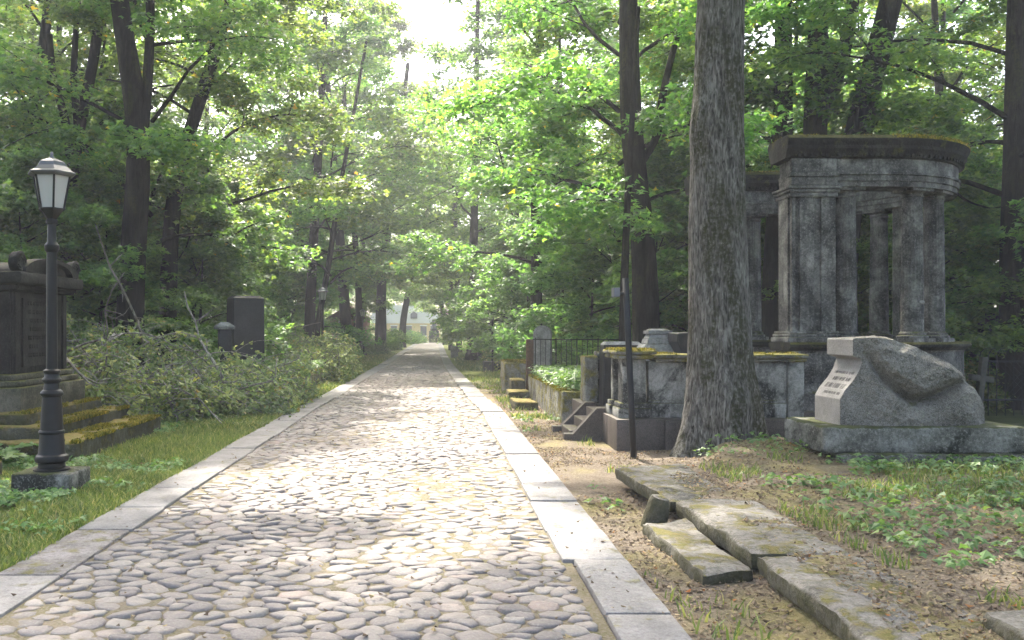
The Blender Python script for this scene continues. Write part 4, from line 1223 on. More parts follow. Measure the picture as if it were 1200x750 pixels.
# ------------------------------------------------------------------ right: grave enclosure with steps
def enclosure():
    o = thing('grave_enclosure', 'walled grave enclosure with mossy coping on a granite base beside the big trunk', 'enclosure', (3.4, 13.2, 0))
    for i, (a, b_) in enumerate(((2.38, 3.02), (3.026, 4.2), (4.206, 5.0))):
        put(MB().rbox(a, b_, 11.75, 12.40, -.1, .405, .008, .3, .002, 3, i), 'base_slab', 'granite', o, angle=40)
    put(MB().rbox(2.375, 2.80, 12.406, 12.74, -.1, .405, .008, .3, .002, 3, 5), 'base_slab', 'granite', o, angle=40)
    put(MB().rbox(2.28, 2.80, 13.93, 15.1, -.1, .43, .008, .3, .002, 3, 6), 'base_slab', 'granite', o, angle=40)
    for y0, y1, x0 in ((12.745, 12.905, 1.83), (13.755, 13.925, 1.80)):
        ch = [(x0, -.05), (2.46, -.05), (2.46, .47), (2.30, .47), (x0 + .13, .10), (x0, .10)]
        put(MB().prism(ch, y0, y1), 'step_cheek', 'granite', o, bevel=.008)
    for i in range(3):
        put(MB().rbox(1.93 + .19 * i, 2.8, 12.91, 13.75, -.05, .14 * (i + 1) - .01 + .001 * i, .008, .3, .002, 3, i), 'step', 'granite', o, angle=40)
    # corner pilaster: foot, shaft with sunk panel, mossy cap
    def pil(x0, x1, y0, y1, z0, z1, capo=.06):
        p_ = put(MB().rbox(x0 + .03, x1 - .03, y0 + .03, y1 - .03, z0 + .18, z1, .012, .1, .008, 6, int(x0 * 50)), 'pilaster', 'pale', o, angle=45)
        for (z_a, z_b, e) in ((z0, z0 + .13, .035), (z0 + .132, z0 + .20, .012)):
            put(MB().rbox(x0 - e, x1 + e, y0 - e, y1 + e, z_a, z_b, .012, .1, .006, 6, 4), 'foot', 'pale', p_, angle=45)
        put(MB().rbox(x0 - capo, x1 + capo, y0 - capo, y1 + capo, z1 + .002, z1 + .06, .015, .1, .012, 6, 5), 'cap', 'pale_mossy', p_, angle=45)
        put(MB().rbox(x0 - capo - .03, x1 + capo + .03, y0 - capo - .03, y1 + capo + .03, z1 + .062, z1 + .12, .025, .09, .016, 6, 6), 'cap', 'pale_mossy', p_, angle=45)
        return p_
    pil(2.48, 2.86, 11.97, 12.33, .407, 1.20)
    pil(2.46, 2.64, 12.52, 12.72, .407, 1.20, .05)
    put(MB().rbox(2.87, 4.74, 12.02, 12.27, .407, 1.16, .01, .2, .006, 5, 9), 'wall_panel', 'pale', o, angle=45)
    put(MB().rbox(2.86, 4.72, 11.985, 12.018, .407, .60, .01, .15, .008, 5, 10), 'wall_foot', 'pale', o, angle=45)
    put(MB().rbox(2.86, 4.72, 11.992, 12.018, .602, .645, .01, .15, .004, 5, 10), 'wall_foot', 'pale', o, angle=45)
    put(MB().rbox(2.95, 4.98, 11.94, 12.33, 1.162, 1.205, .012, .15, .008, 5, 11), 'coping', 'pale_mossy', o, angle=45)
    put(MB().rbox(2.96, 5.0, 11.90, 12.36, 1.207, 1.265, .02, .12, .012, 5, 12), 'coping', 'pale_mossy', o, angle=45)
    put(MB().rbox(4.745, 4.96, 11.98, 12.3, .407, 1.16, .01, .15, .006, 5, 13), 'pilaster', 'pale', o, angle=45)
    # far gate pilaster, broken and leaning, and the wall behind it
    put(MB().rbox(2.34, 2.56, 14.05, 14.5, .432, 1.18, .03, .1, .025, 5, 14), 'pilaster', 'pale_mossy', o, angle=45)
    put(MB().rbox(2.57, 4.6, 14.2, 14.5, .35, 1.24, .02, .15, .02, 5, 15), 'wall_panel', 'pale', o, angle=45)
    put(MB().rbox(2.95, 4.6, 14.12, 14.56, 1.242, 1.30, .02, .15, .014, 5, 16), 'coping', 'pale_mossy', o, angle=45)
    put(MB().rbox(2.6, 5.0, 12.36, 14.18, -.1, .33, .02, .3, .02, 3, 16), 'soil', 'ground', o)
    return o
enclosure()
o = thing('grave_monument', 'stepped pale pedestal inside the enclosure, right of the leaning pole', 'gravestone', (3.36, 13.5, .3))
put(MB().rbox(3.05, 3.7, 13.2, 13.8, .3, 1.28, .01, .3, .004), 'block', 'grave', o, angle=45)
put(MB().frustum(3.36, 13.5, 1.282, 1.38, .62, .56, .46, .42).frustum(3.36, 13.5, 1.382, 1.46, .42, .40, .38, .36).frustum(3.36, 13.5, 1.462, 1.53, .36, .34, .30, .28), 'pedestal', 'grave', o, bevel=.01)
put(MB().frustum(3.36, 13.5, 1.532, 1.58, .36, .34, .36, .34).frustum(3.36, 13.5, 1.582, 1.61, .3, .3, .22, .22), 'cap', 'grave', o, bevel=.006)
o = thing('grave_monument', 'dark grey coffin-shaped stone inside the enclosure beside the big trunk', 'gravestone', (4.0, 13.1, .3))
put(MB().prism([(3.52, .3), (3.52, 1.30), (3.47, 1.42), (3.47, 1.55), (3.95, 1.57), (4.35, 1.46), (4.55, 1.2), (4.55, .3)], 12.8, 13.35), 'stone', 'dark_granite', o, bevel=.02)
o = thing('grave_monument', 'dark square grave block inside the enclosure, left of the leaning pole', 'gravestone', (2.9, 13.9, .3))
put(MB().frustum(2.88, 13.9, .3, 1.36, .62, .4, .60, .38), 'stone', 'dark_granite', o, bevel=.015)
put(MB().frustum(2.88, 13.9, 1.362, 1.41, .60, .38, .48, .28), 'top', 'grave', o)

# leaning steel pole with a small floodlight
o = thing('steel_pole', 'dark leaning steel pole with a small grey floodlight in front of the enclosure', 'pole', (2.44, 10.98, 0))
b0, b1 = P(743, 542, 10.98), P(733, 326, 10.98)
put(MB().tube([b0, b0.lerp(b1, .3), b0.lerp(b1, .7), b1], [.041, .040, .039, .039], 12), 'pole', 'steel', o, smooth=True)
pm = P(733.5, 344, 10.98)
put(MB().tube([pm, pm + Vector((-.09, -.02, 0))], .02, 8), 'bracket', 'steel', o)
put(MB().box(pm.x - .17, pm.x - .09, pm.y - .10, pm.y + .06, pm.z - .045, pm.z + .07), 'floodlight', 'grey_metal', o, bevel=.008)

# ------------------------------------------------------------------ colonnade (U-shaped exedra open towards the path)
def exedra():
    o = thing('colonnade', 'weathered grey curved colonnade with fluted columns and mossy cornice', 'colonnade', (7.0, 15.6, 0))
    C0 = Vector((6.95, 15.5)); R0 = 1.60
    def upath(x_front, x_back, n=40):
        pts = [(x_front, C0.y - R0)]
        for i in range(n + 1):
            a = -PI / 2 + PI * i / n
            pts.append((C0.x + R0 * math.cos(a), C0.y + R0 * math.sin(a)))
        pts.append((x_back, C0.y + R0))
        return pts
    def sweep(prof, x_front, x_back, name, mat, parent=None, **kw):
        """closed cross-section (offset outwards, z) along the U"""
        pts = upath(x_front, x_back); v, f = [], []
        m_ = len(prof)
        for i, p in enumerate(pts):
            a = Vector(pts[max(0, i - 1)]); b_ = Vector(pts[min(len(pts) - 1, i + 1)])
            t = (b_ - a).normalized(); n = Vector((t.y, -t.x))
            for q, z in prof:
                v.append((p[0] + n.x * q, p[1] + n.y * q, z))
        for i in range(len(pts) - 1):
            for j in range(m_):
                k_ = (j + 1) % m_
                f.append((i * m_ + j, i * m_ + k_, (i + 1) * m_ + k_, (i + 1) * m_ + j))
        f.append(tuple(reversed(range(m_)))); f.append(tuple((len(pts) - 1) * m_ + j for j in range(m_)))
        return put(MB().add(v, f), name, mat, parent or o, angle=30, **kw)
    def sym(half):
        return [(q, z) for q, z in half] + [(-q, z) for q, z in reversed(half)]
    XF, XB = 5.46, 5.0
    sweep(sym([(.62, -.1), (.62, .36)]), 4.98, 4.6, 'granite_base', 'granite')
    sweep(sym([(.40, .362), (.40, .62), (.36, .66), (.34, .70), (.34, 1.24), (.36, 1.27)]), XF - .02, XB - .02, 'pedestal_wall', 'exedra')
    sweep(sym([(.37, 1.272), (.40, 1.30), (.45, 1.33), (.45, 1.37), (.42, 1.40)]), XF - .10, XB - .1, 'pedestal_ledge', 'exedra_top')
    sweep(sym([(.25, 3.80), (.25, 3.88), (.275, 3.885), (.275, 3.97), (.30, 3.98), (.30, 4.01)]), XF, XB, 'architrave', 'exedra')
    sweep(sym([(.265, 4.012), (.265, 4.22)]), XF + .01, XB + .01, 'frieze', 'exedra')
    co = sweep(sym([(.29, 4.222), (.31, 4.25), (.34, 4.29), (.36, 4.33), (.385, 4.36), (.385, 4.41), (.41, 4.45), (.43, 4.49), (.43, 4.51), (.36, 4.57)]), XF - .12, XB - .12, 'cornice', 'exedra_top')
    # dentils under the cornice, outer side
    b_ = MB(); pts = upath(XF, XB, 40)
    acc = 0
    for i in range(len(pts) - 1):
        a, c = Vector(pts[i]), Vector(pts[i + 1]); L = (c - a).length; t = (c - a).normalized(); n = Vector((t.y, -t.x))
        d = -acc
        while d + .085 <= L:
            d += .085
            if d < 0: continue
            for q in (.325, -.325):
                p = a + t * d + n * q
                m_ = Matrix.Translation((p.x, p.y, 4.268)) @ Matrix.Rotation(math.atan2(t.y, t.x), 4, 'Z')
                w = MB().box(-.022, .022, -.025, .025, -.024, .024).xf(m_); b_.add(w.v, w.f)
        acc = L - d
    put(b_, 'dentils', 'exedra_top', co)['kind'] = 'stuff'
    # end pier: core, paired strips, foot and cap
    pr = put(MB().rbox(5.46, 6.12, 13.66, 14.16, 1.56, 3.70, .008, .2, .003, 4, 2), 'pier', 'exedra', o, angle=45)
    for xa, xb in ((5.445, 5.50), (5.57, 5.79), (5.90, 6.12)):
        put(MB().box(xa, xb, 13.615, 13.70, 1.56, 3.70), 'pier_strip', 'exedra', pr, bevel=.006)
    put(MB().box(5.425, 5.50, 13.72, 14.1, 1.56, 3.70), 'pier_strip', 'exedra', pr, bevel=.006)
    for (z0, z1, e) in ((1.402, 1.48, .06), (1.482, 1.53, .04), (1.532, 1.57, .02)):
        put(MB().rbox(5.42 - e, 6.14 + e, 13.60 - e, 14.2 + e, z0, z1, .012, .2, .003, 4, 3), 'foot', 'exedra', pr, angle=45)
    for (z0, z1, e) in ((3.63, 3.70, .02), (3.702, 3.75, .04), (3.752, 3.80, .06)):
        put(MB().rbox(5.43 - e, 6.13 + e, 13.61 - e, 14.19 + e, z0, z1, .012, .2, .003, 4, 3), 'cap', 'exedra', pr, angle=45)
    put(MB().box(5.42, 6.13, 13.575, 13.66, 3.803, 3.938).box(5.40, 6.15, 13.555, 13.66, 3.94, 4.006), 'pier_architrave', 'exedra', pr, bevel=.008)
    put(MB().box(5.43, 6.12, 13.585, 13.66, 4.013, 4.218), 'pier_frieze', 'exedra', pr, bevel=.006)
    # fluted columns
    seg, hs = 80, np.array([1.56, 1.75, 2.0, 2.15, 2.2, 2.26, 2.5, 2.8, 3.1, 3.4, 3.6, 3.655, 3.69])
    th = np.linspace(0, 2 * PI, seg, endpoint=False)
    V = []
    for z in hs:
        t = (z - 1.56) / 2.13
        r = .165 * (1 - .12 * t ** 1.4)
        fl = np.clip((z - 2.17) / .06, 0, 1) * np.clip((3.66 - z) / .03, 0, 1)
        rr = r * (1 - .12 * fl * np.abs(np.sin(10 * th)) ** 1.0)
        V.append(np.stack([rr * np.cos(th), rr * np.sin(th), np.full(seg, z)], 1))
    V = np.concatenate(V)
    i = np.arange(len(hs) - 1)[:, None] * seg; j = np.arange(seg)[None, :]; j2 = (j + 1) % seg
    Q = np.stack([i + j, i + j2, i + seg + j2, i + seg + j], -1).reshape(-1, 4)
    shaft = mesh_np('column', V, quads=Q, smooth=True); shaft.materials.append(M['exedra'])
    foot = MB().box(-.23, .23, -.23, .23, 1.402, 1.46).lathe([(.225, 1.462), (.232, 1.48), (.225, 1.50), (.195, 1.515), (.20, 1.535), (.185, 1.55), (.166, 1.565)], 32).mesh('foot', angle=40); foot.materials.append(M['exedra'])
    cap = MB().lathe([(.147, 3.66), (.165, 3.675), (.165, 3.69), (.150, 3.70), (.152, 3.725), (.195, 3.755)], 32).box(-.215, .215, -.215, .215, 3.756, 3.799).mesh('capital', angle=40); cap.materials.append(M['exedra'])
    def column(x, y, rz=0.0):
        c = obj('column', shaft, None, o); c.location = (x - 7.0, y - 15.6, 0); c.rotation_euler = (0, 0, rz)
        obj('foot', foot, None, c); obj('capital', cap, None, c)
    column(6.40, 13.90)
    for dg in (-70, -49, 38):
        a = math.radians(dg); column(C0.x + R0 * math.cos(a), C0.y + R0 * math.sin(a), a)
    column(6.08, 17.1); column(6.9, 17.1)
    for dg in (20, ):
        a = math.radians(dg)
        m_ = Matrix.Translation((C0.x + R0 * math.cos(a), C0.y + R0 * math.sin(a), 0)) @ Matrix.Rotation(a, 4, 'Z')
        put(MB().box(-.17, .17, -.11, .11, 1.402, 3.799).xf(m_), 'jamb', 'exedra', o, bevel=.008)
        put(MB().box(-.185, -.14, -.07, .07, 1.5, 3.7).xf(m_), 'jamb_strip', 'exedra', o, bevel=.006)
    put(MB().rbox(5.62, 5.86, 16.87, 17.33, 1.402, 3.799, .01, .3, .003), 'pilaster', 'exedra', o, angle=45)
    put(MB().rbox(5.02, 5.35, 16.87, 17.33, 1.402, 3.799, .01, .3, .003), 'pilaster', 'exedra', o, angle=45)
    # pedestal panels towards the viewer
    put(MB().box(5.60, 6.05, 13.535, 13.565, .78, 1.2), 'pedestal_panel', 'exedra', o, bevel=.01)
    put(MB().rbox(5.42, 5.54, 13.52, 13.60, .37, 1.27, .01, .2, .004), 'pedestal_strip', 'pale', o, angle=45)
    # repair lump left on a column shaft
    a = math.radians(-70)
    put(MB().lathe([(.02, -.05), (.06, -.035), (.075, 0), (.055, .045), (.02, .06)], 9).xf(Matrix.Translation((7.56, 13.84, 2.02)) @ Matrix.Scale(.6, 4)), 'broken_boss', 'grave', o, smooth=True)
exedra()

# ------------------------------------------------------------------ boulder monument on its plinth
def boulder():
    o = thing('boulder_monument', 'rough granite boulder with a cut sloping inscribed face', 'monument', (5.2, 9.95, .56))
    x0, z0 = 4.37, .56
    ns, ntz = 190, 130
    def left(t):     # left outline of the cut end by height fraction
        return np.interp(t * 1.02 / .94, [0, .02, .30, .40, .52, .64, .74, .765, .80, .985, 1.0], [0, 0, 0, .05, .145, .215, .245, .235, .14, .14, .15])
    def topz(s):
        return np.interp(s, [0, .10, .22, .34, .42, .52, .62, .72, .82, .90, .96, 1.0], [.94, .95, .95, .92, .885, .83, .75, .66, .54, .43, .33, .22])
    s = np.linspace(0, 1, ns); t = np.linspace(0, 1, ntz)
    Sg, Tg = np.meshgrid(s, t)
    ZT = topz(Sg)
    Zl = Tg * ZT
    Xl = left(Zl / 1.02) * (1 - Sg) ** 3.0 + Sg * 1.68
    # front relief: overhanging upper lobe, groove sweeping down below it, lower shelf
    u, w = Xl / 1.68, Zl
    gl = np.interp(u, [0.0, .15, .25, .38, .5, .65, .8, 1.0], [.95, .78, .55, .36, .26, .33, .44, .40])   # groove height
    dist = w - gl
    gl = gl + fbm(np.stack([u * 6, w * 3, 0 * u], -1).reshape(-1, 3), 3, 12).reshape(u.shape) * .05
    dist = w - gl
    rel = np.interp(dist, [-.5, -.22, -.10, -.035, 0, .03, .10, .17, .30, .5, .8], [.08, .10, .075, -.02, -.085, -.06, .07, .13, .115, .05, 0])
    lobe = rel * S(.12, .32, u) * (1 - .75 * S(.72, .97, u)); shelf = 0; groove = 0
    edge = -.10 * S(.85, 1.0, Tg) * S(.15, .4, Sg) - .16 * S(.86, 1.0, Sg)
    q = np.stack([Xl * 2.4, Zl * 2.4, 0 * Xl], -1).reshape(-1, 3)
    amp = S(.06, .22, u)
    rough = (fbm(q, 4, 31).reshape(Xl.shape) * .035 + fbm(q * 9, 3, 37).reshape(Xl.shape) * .014 + fbm(q * 26, 2, 38).reshape(Xl.shape) * .007 - np.abs(fbm(q * 1.7 + 3, 2, 41)).reshape(Xl.shape) * .05) * amp
    Yf = -(lobe + shelf + groove + edge + rough)
    ztop_r = fbm(np.stack([Xl * 4, 0 * Xl, 0 * Xl], -1).reshape(-1, 3), 3, 5).reshape(Xl.shape) * .025 * amp * S(.9, 1, Tg)
    Th = .64 - .18 * S(.5, 1, Sg)
    layers = []
    nk = 36
    Vs, Qs = [], []
    def grid(Vg, flip=False):
        base = sum(len(v) for v in Vs)
        a, b_ = Vg.shape[:2]
        Vs.append(Vg.reshape(-1, 3))
        i = (np.arange(a - 1)[:, None] * b_ + np.arange(b_ - 1)[None, :]).ravel()
        Q = np.stack([i, i + 1, i + b_ + 1, i + b_], 1)
        if flip: Q = Q[:, ::-1]
        Qs.append(Q + base)
    front = np.stack([Xl, Yf, Zl + ztop_r], -1)
    back = np.stack([Xl, Yf * 0 + Th + .05 * amp * fbm(q + 9, 3, 3).reshape(Xl.shape), Zl + ztop_r], -1)
    grid(front)
    grid(back, True)
    kk = np.linspace(0, 1, nk)
    top_ = front[-1][None] * (1 - kk)[:, None, None] + back[-1][None] * kk[:, None, None]
    tn = fbm(np.concatenate([top_.reshape(-1, 3) * 7]), 4, 8).reshape(nk, ns) * .035 * (np.sin(PI * kk))[:, None] * S(.05, .3, s)[None]
    top_[..., 2] += tn + .03 * np.sin(PI * kk)[:, None] * S(.1, .3, s)[None]
    grid(top_)
    right = front[:, -1][:, None] * (1 - kk)[None, :, None] + back[:, -1][:, None] * kk[None, :, None]
    right[..., 0] += .05 * np.sin(PI * kk)[None]
    grid(right)
    V = np.concatenate(Vs); Q = np.concatenate(Qs)
    me = mesh_np('rough_stone', V - np.array([5.2 - x0, 9.95 - 9.62, 0]), quads=Q, smooth=True)
    obj('rough_stone', me, M['boulder'], o)
    # the cut left end, a smooth sheet of its own
    kk = np.linspace(0, 1, 8)
    end = front[:, 0][:, None] * (1 - kk)[None, :, None] + back[:, 0][:, None] * kk[None, :, None]
    a, b_ = end.shape[:2]
    i = (np.arange(a - 1)[:, None] * b_ + np.arange(b_ - 1)[None, :]).ravel()
    me = mesh_np('cut_face', end.reshape(-1, 3) - np.array([5.2 - x0, 9.95 - 9.62, 0]), quads=np.stack([i, i + b_, i + b_ + 1, i + 1], 1), smooth=True)
    try: me.set_sharp_from_angle(angle=math.radians(25))
    except Exception: pass
    cf = obj('cut_face', me, M['boulder_cut'], o)
    # carved lines (too worn to read) on the slope
    rr = random.Random(9)
    for ln, (zz, hh) in enumerate(((.545, .026), (.47, .04), (.39, .05), (.325, .026))):
        b_ = MB(); y = 9.70
        while y < 10.15 - (0.06 if ln % 2 else 0):
            w = rr.uniform(.018, .03)
            for ya in (y, y + w - .006):
                if rr.random() < .85:
                    za, zb = zz, zz + hh
                    xa, xb = 4.37 + float(left(za / 1.02)), 4.37 + float(left(zb / 1.02))
                    b_.add([(xa - .003, ya, .56 + za), (xa - .003, ya + .006, .56 + za), (xb - .003, ya + .006, .56 + zb), (xb - .003, ya, .56 + zb),
                            (xa + .004, ya, .56 + za), (xa + .004, ya + .006, .56 + za), (xb + .004, ya + .006, .56 + zb), (xb + .004, ya, .56 + zb)],
                           [(0, 3, 2, 1), (0, 1, 5, 4), (1, 2, 6, 5), (2, 3, 7, 6), (3, 0, 4, 7)])
            zm = zz + hh * rr.choice([.05, .5, .9]); xm = 4.37 + float(left(zm / 1.02))
            b_.box(xm - .003, xm + .004, y + .006, y + w - .006, .56 + zm - .003, .56 + zm + .003)
            y += w + rr.choice([.010, .010, .022])
        put(b_, 'inscription_line', 'ink', cf)['kind'] = 'stuff'
    p_ = thing('stone_plinth', 'two-tier stained stone plinth carrying the granite boulder', 'plinth', (5.2, 9.9, 0))
    put(MB().rbox(4.1, 6.28, 9.42, 10.5, .28, .56, .025, .1, .018, 5, 3), 'upper_tier', 'plinth', p_, angle=50)
    put(MB().rbox(4.25, 6.42, 9.30, 10.62, .0, .285, .03, .12, .02, 4, 4), 'lower_tier', 'plinth', p_, angle=50)
boulder()

# ------------------------------------------------------------------ loose slabs along the right bank
def slab(label, poly, z0, z1, seed, mat='slab', grp='old slabs along the right bank', name='stone_slab', tilt=(0, 0)):
    c = np.mean(np.array(poly), axis=0)
    n = 26
    P4 = np.array(poly) - c
    g = np.linspace(0, 1, n); a, b_ = np.meshgrid(g, g)
    def bil(a, b_): return (P4[0] * ((1 - a) * (1 - b_))[..., None] + P4[1] * (a * (1 - b_))[..., None] + P4[2] * (a * b_)[..., None] + P4[3] * ((1 - a) * b_)[..., None])
    XY = bil(a, b_)
    # ragged outline
    ed = np.minimum.reduce([a, 1 - a, b_, 1 - b_])
    q = np.concatenate([XY + c, np.zeros(XY.shape[:2] + (1,))], -1).reshape(-1, 3)
    wob = np.stack([fbm(q * 4.5, 4, seed), fbm(q * 4.5, 4, seed + 3)], 1).reshape(n, n, 2)
    XY = XY + wob * .035
    zt = z1 - z0 + fbm(q * 4, 4, seed + 7).reshape(n, n) * .03 - .022 * (ed < 1e-6)
    top = np.concatenate([XY, zt[..., None]], -1)
    bot = np.concatenate([XY * .975, np.zeros((n, n, 1))], -1)
    mid = np.concatenate([XY * 1.008, (zt * .55)[..., None]], -1)
    V = np.concatenate([top.reshape(-1, 3), mid.reshape(-1, 3), bot.reshape(-1, 3)])
    i = (np.arange(n - 1)[:, None] * n + np.arange(n - 1)[None, :]).ravel()
    Q = [np.stack([i, i + 1, i + n + 1, i + n], 1)]
    loop = [k_ for k_ in range(n)] + [k_ * n + n - 1 for k_ in range(1, n)] + [(n - 1) * n + k_ for k_ in range(n - 2, -1, -1)] + [k_ * n for k_ in range(n - 2, 0, -1)]
    side = []
    for k_ in range(len(loop)):
        p_, r_ = loop[k_], loop[(k_ + 1) % len(loop)]
        for L in (0, 1):
            side.append((p_ + L * n * n, p_ + (L + 1) * n * n, r_ + (L + 1) * n * n, r_ + L * n * n))
    Q.append(np.array(side))
    me = mesh_np(name, V, quads=np.concatenate(Q), smooth=True)
    try: me.set_sharp_from_angle(angle=math.radians(48))
    except Exception: pass
    o = obj(name, me, M[mat]); o.location = (c[0], c[1], z0); o.rotation_euler = (tilt[0], tilt[1], 0)
    return tag(o, label, 'stone slab', grp)


slab('flat mossy slab furthest back, tilted in front of the big trunk', [(1.93, 7.35), (2.55, 7.75), (2.62, 9.35), (1.80, 9.05)], .07, .195, 1, tilt=(0, .03))
slab('long middle slab along the bank top', [(2.02, 5.70), (2.62, 5.55), (2.66, 7.45), (2.0, 7.42)], .05, .185, 2)
slab('long front slab at the lower right corner of the bank', [(2.0, 4.05), (2.72, 4.25), (2.70, 5.62), (2.02, 5.64)], .05, .172, 3)
slab('lower step slab lying below the bank on the dirt', [(1.64, 5.5), (1.99, 5.62), (2.0, 7.12), (1.62, 6.95)], -.06, .085, 4)
slab('upright footing stone under the front slab', [(2.05, 3.4), (2.35, 3.4), (2.35, 5.4), (2.07, 5.4)], -.1, .055, 5)
slab('small mossy stone at the bottom right corner of the picture', [(2.60, 3.9), (3.1, 3.95), (3.05, 4.35), (2.65, 4.3)], .1, .24, 6)
b_ = MB().lathe([(.105, -.12), (.10, .10), (.092, .20), (.075, .245), (.03, .262)], 12)
v = np.array(b_.v); v += fbm(v * 9, 3, 2)[:, None] * .012; b_.v = [tuple(q) for q in v]
o = b_.build('broken_post', M['slab'], None, angle=50); o.location = (1.76, 7.22, .0); o.rotation_euler = (.12, .22, 0)
tag(o, 'short broken stone post leaning between the slabs', 'stone post')

# ------------------------------------------------------------------ right verge: small graves further along
block('stone_block', 'mossy square tomb block with dry moss on top, left of the round gravestone', 'tomb', 'pale_mossy', 1.72, 2.45, 22.6, 24.0, -.05, .76, .04, .03, None, None, .12, 21)
block('stone_block', 'upper mossy step stone below the square tomb block', 'step', 'step', 1.74, 2.08, 20.75, 21.6, .0, .42, .03, .03, None, 'step stones by the planter', .1, 22)
block('stone_block', 'lower mossy step stone at the corner of the long planter', 'step', 'step', 1.62, 2.08, 19.9, 20.7, -.05, .21, .03, .03, None, 'step stones by the planter', .1, 23)
block('stone_block', 'flat mossy stone lying on the dirt in front of the long planter', 'stone', 'step', 1.52, 1.98, 17.6, 18.4, -.06, .17, .04, .03, (0, .05, .1), None, .1, 24)
block('stone_block', 'dark square block behind the thin black post on the right verge', 'tomb', 'dark_granite', 1.75, 2.5, 33, 34, -.05, .40, .02, .01, None, None, .2, 25)
block('stone_block', 'small grey stone block by the far thin trunks', 'stone', 'grave', .78, 1.2, 50, 50.5, -.05, .68, .02, .01, None, None, .2, 26)
block('dark_monument', 'dark broad monument beside the straight trunk on the right verge', 'monument', 'dark_granite', 2.1, 3.0, 45.5, 46.3, -.05, 1.15, .03, .02, None, None, .2, 27)
o = thing('thin_post', 'thin black post standing on the right verge', 'post', (2.0, 32, 0))
MB().tube([(0, 0, -.1), (0, 0, 1.9)], .035, 8).build('post', M['iron'], o)
MB().lathe([(.045, 1.9), (.045, 1.93), (.01, 1.95)], 8).build('cap', M['iron'], o)
# round-topped gravestone
o = thing('gravestone', 'round-topped grey gravestone with a relief disc behind the iron railing', 'gravestone', (2.62, 22.0, 0), -.25)
n = 18
out_ = [(-.22, 0), (.22, 0)] + [(.22 * math.cos(PI * i / n), 1.48 + .22 * math.sin(PI * i / n)) for i in range(n + 1)]
MB().prism(out_, -.12, .12).build('slab', M['grave'], o, bevel=.012)
MB().lathe([(.17, 0), (.17, .02), (.14, .035)], 24).xf(Matrix.Translation((0, -.12, 1.48)) @ Matrix.Rotation(PI / 2, 4, 'X')).build('relief_disc', M['grave'], o, bevel=.004)
MB().rbox(-.3, .3, -.2, .2, -.05, .25, .02, .2, .01).build('foot', M['grave'], o, angle=45)
block('rusty_post', 'square rusty iron gatepost left of the round gravestone', 'post', 'rust', 2.13, 2.30, 21.1, 21.25, -.05, 1.36, .008, .003, None, None, .3, 28)
# iron railing behind the planter
o = thing('iron_railing', 'low thin iron railing above the long planter', 'railing', (3.3, 21.0, .5))
put(MB().tube([(2.28, 21.1, 1.36), (4.3, 20.6, 1.36)], .014, 6), 'top_rail', 'iron', o)
put(MB().tube([(2.28, 21.1, .62), (4.3, 20.6, .62)], .014, 6), 'bottom_rail', 'iron', o)
for i in range(17):
    t = (i + .5) / 17; x, y = 2.28 + 2.02 * t, 21.1 - .5 * t
    put(MB().tube([(x, y, .5), (x, y, 1.36 if i % 4 else 1.40)], .008 if i % 4 else .014, 5), 'bar', 'iron', o)

# right edge: dark tomb, iron fence, tilted cross
o = thing('iron_fence', 'black iron grave fence with curled tips at the right edge', 'fence', (11.5, 16.6, 0))
for z in (.28, 1.0):
    put(MB().tube([(10.1, 16.6, z), (13.2, 16.6, z)], .018, 6), 'rail', 'iron', o)
for i in range(20):
    x = 10.15 + i * .16
    put(MB().tube([(x, 16.6, -.05), (x, 16.6, 1.08), (x + .015, 16.58, 1.17), (x + .05, 16.55, 1.235), (x + .10, 16.52, 1.25)], [.010, .010, .010, .009, .005], 5), 'bar', 'iron', o)
b_ = MB()
for i in range(22):
    x = 10.5 + i * .12
    b_.tube([(x, 16.62, .3), (x + .62, 16.62, .98)], .005, 4).tube([(x + .62, 16.63, .3), (x, 16.63, .98)], .005, 4)
put(b_, 'lattice', 'iron', o)['kind'] = 'stuff'
o = thing('cross', 'weathered grey cross tilting in front of the iron fence', 'cross', (9.55, 15.7, .0), .2)
o.rotation_euler = (0, .13, .2)
MB().rbox(-.06, .06, -.045, .045, -.1, 1.12, .012, .2, .006).build('upright', M['wood'], o, angle=45)
MB().rbox(-.24, .24, -.04, .04, .68, .79, .012, .2, .006).build('arm', M['wood'], o, angle=45)
o = thing('tomb', 'dark stepped tomb behind the iron fence at the right edge', 'tomb', (12.3, 18.6, 0))
put(MB().box(11.6, 13.6, 18.2, 19.4, -.1, 1.2), 'base', 'dark_granite', o, bevel=.02)
put(MB().box(11.75, 13.4, 18.3, 19.3, 1.202, 1.75).box(11.85, 13.3, 18.4, 19.2, 1.752, 1.95), 'top', 'dark_granite', o, bevel=.02)

# ------------------------------------------------------------------ far end of the path
o = thing('yellow_house', 'far yellow house with a pale roof at the end of the path', 'house', (-5, 134, 0))
put(MB().box(-10, .6, 132, 140, -.2, 2.5), 'wall', 'yellow_wall', o)
rf = put(MB().prism([(-10.4, 2.52), (1.0, 2.52), (-.5, 5.2), (-8.9, 5.2)], 131.6, 140.4), 'roof', 'far_roof', o)
put(MB().prism([(-3.9, 3.2), (-2.9, 3.2), (-2.9, 3.9), (-3.4, 4.3), (-3.9, 3.9)], 131.3, 133), 'dormer', 'window', rf)
for x in (-8.6, -6.4, -4.2, -2.0, -.5):
    w_ = put(MB().box(x - .45, x + .45, 131.94, 132.05, .7, 2.1), 'window', 'window', o)
    put(MB().box(x - .55, x + .55, 131.9, 132.0, .55, .68).box(x - .55, x + .55, 131.9, 132.0, 2.12, 2.25), 'frame', 'white', w_)
o = thing('pink_house', 'pale pink building showing faintly between far trunks on the right', 'house', (6, 150, 0))
put(MB().box(1.5, 12, 146, 156, -.2, 12), 'wall', 'pink_wall', o)
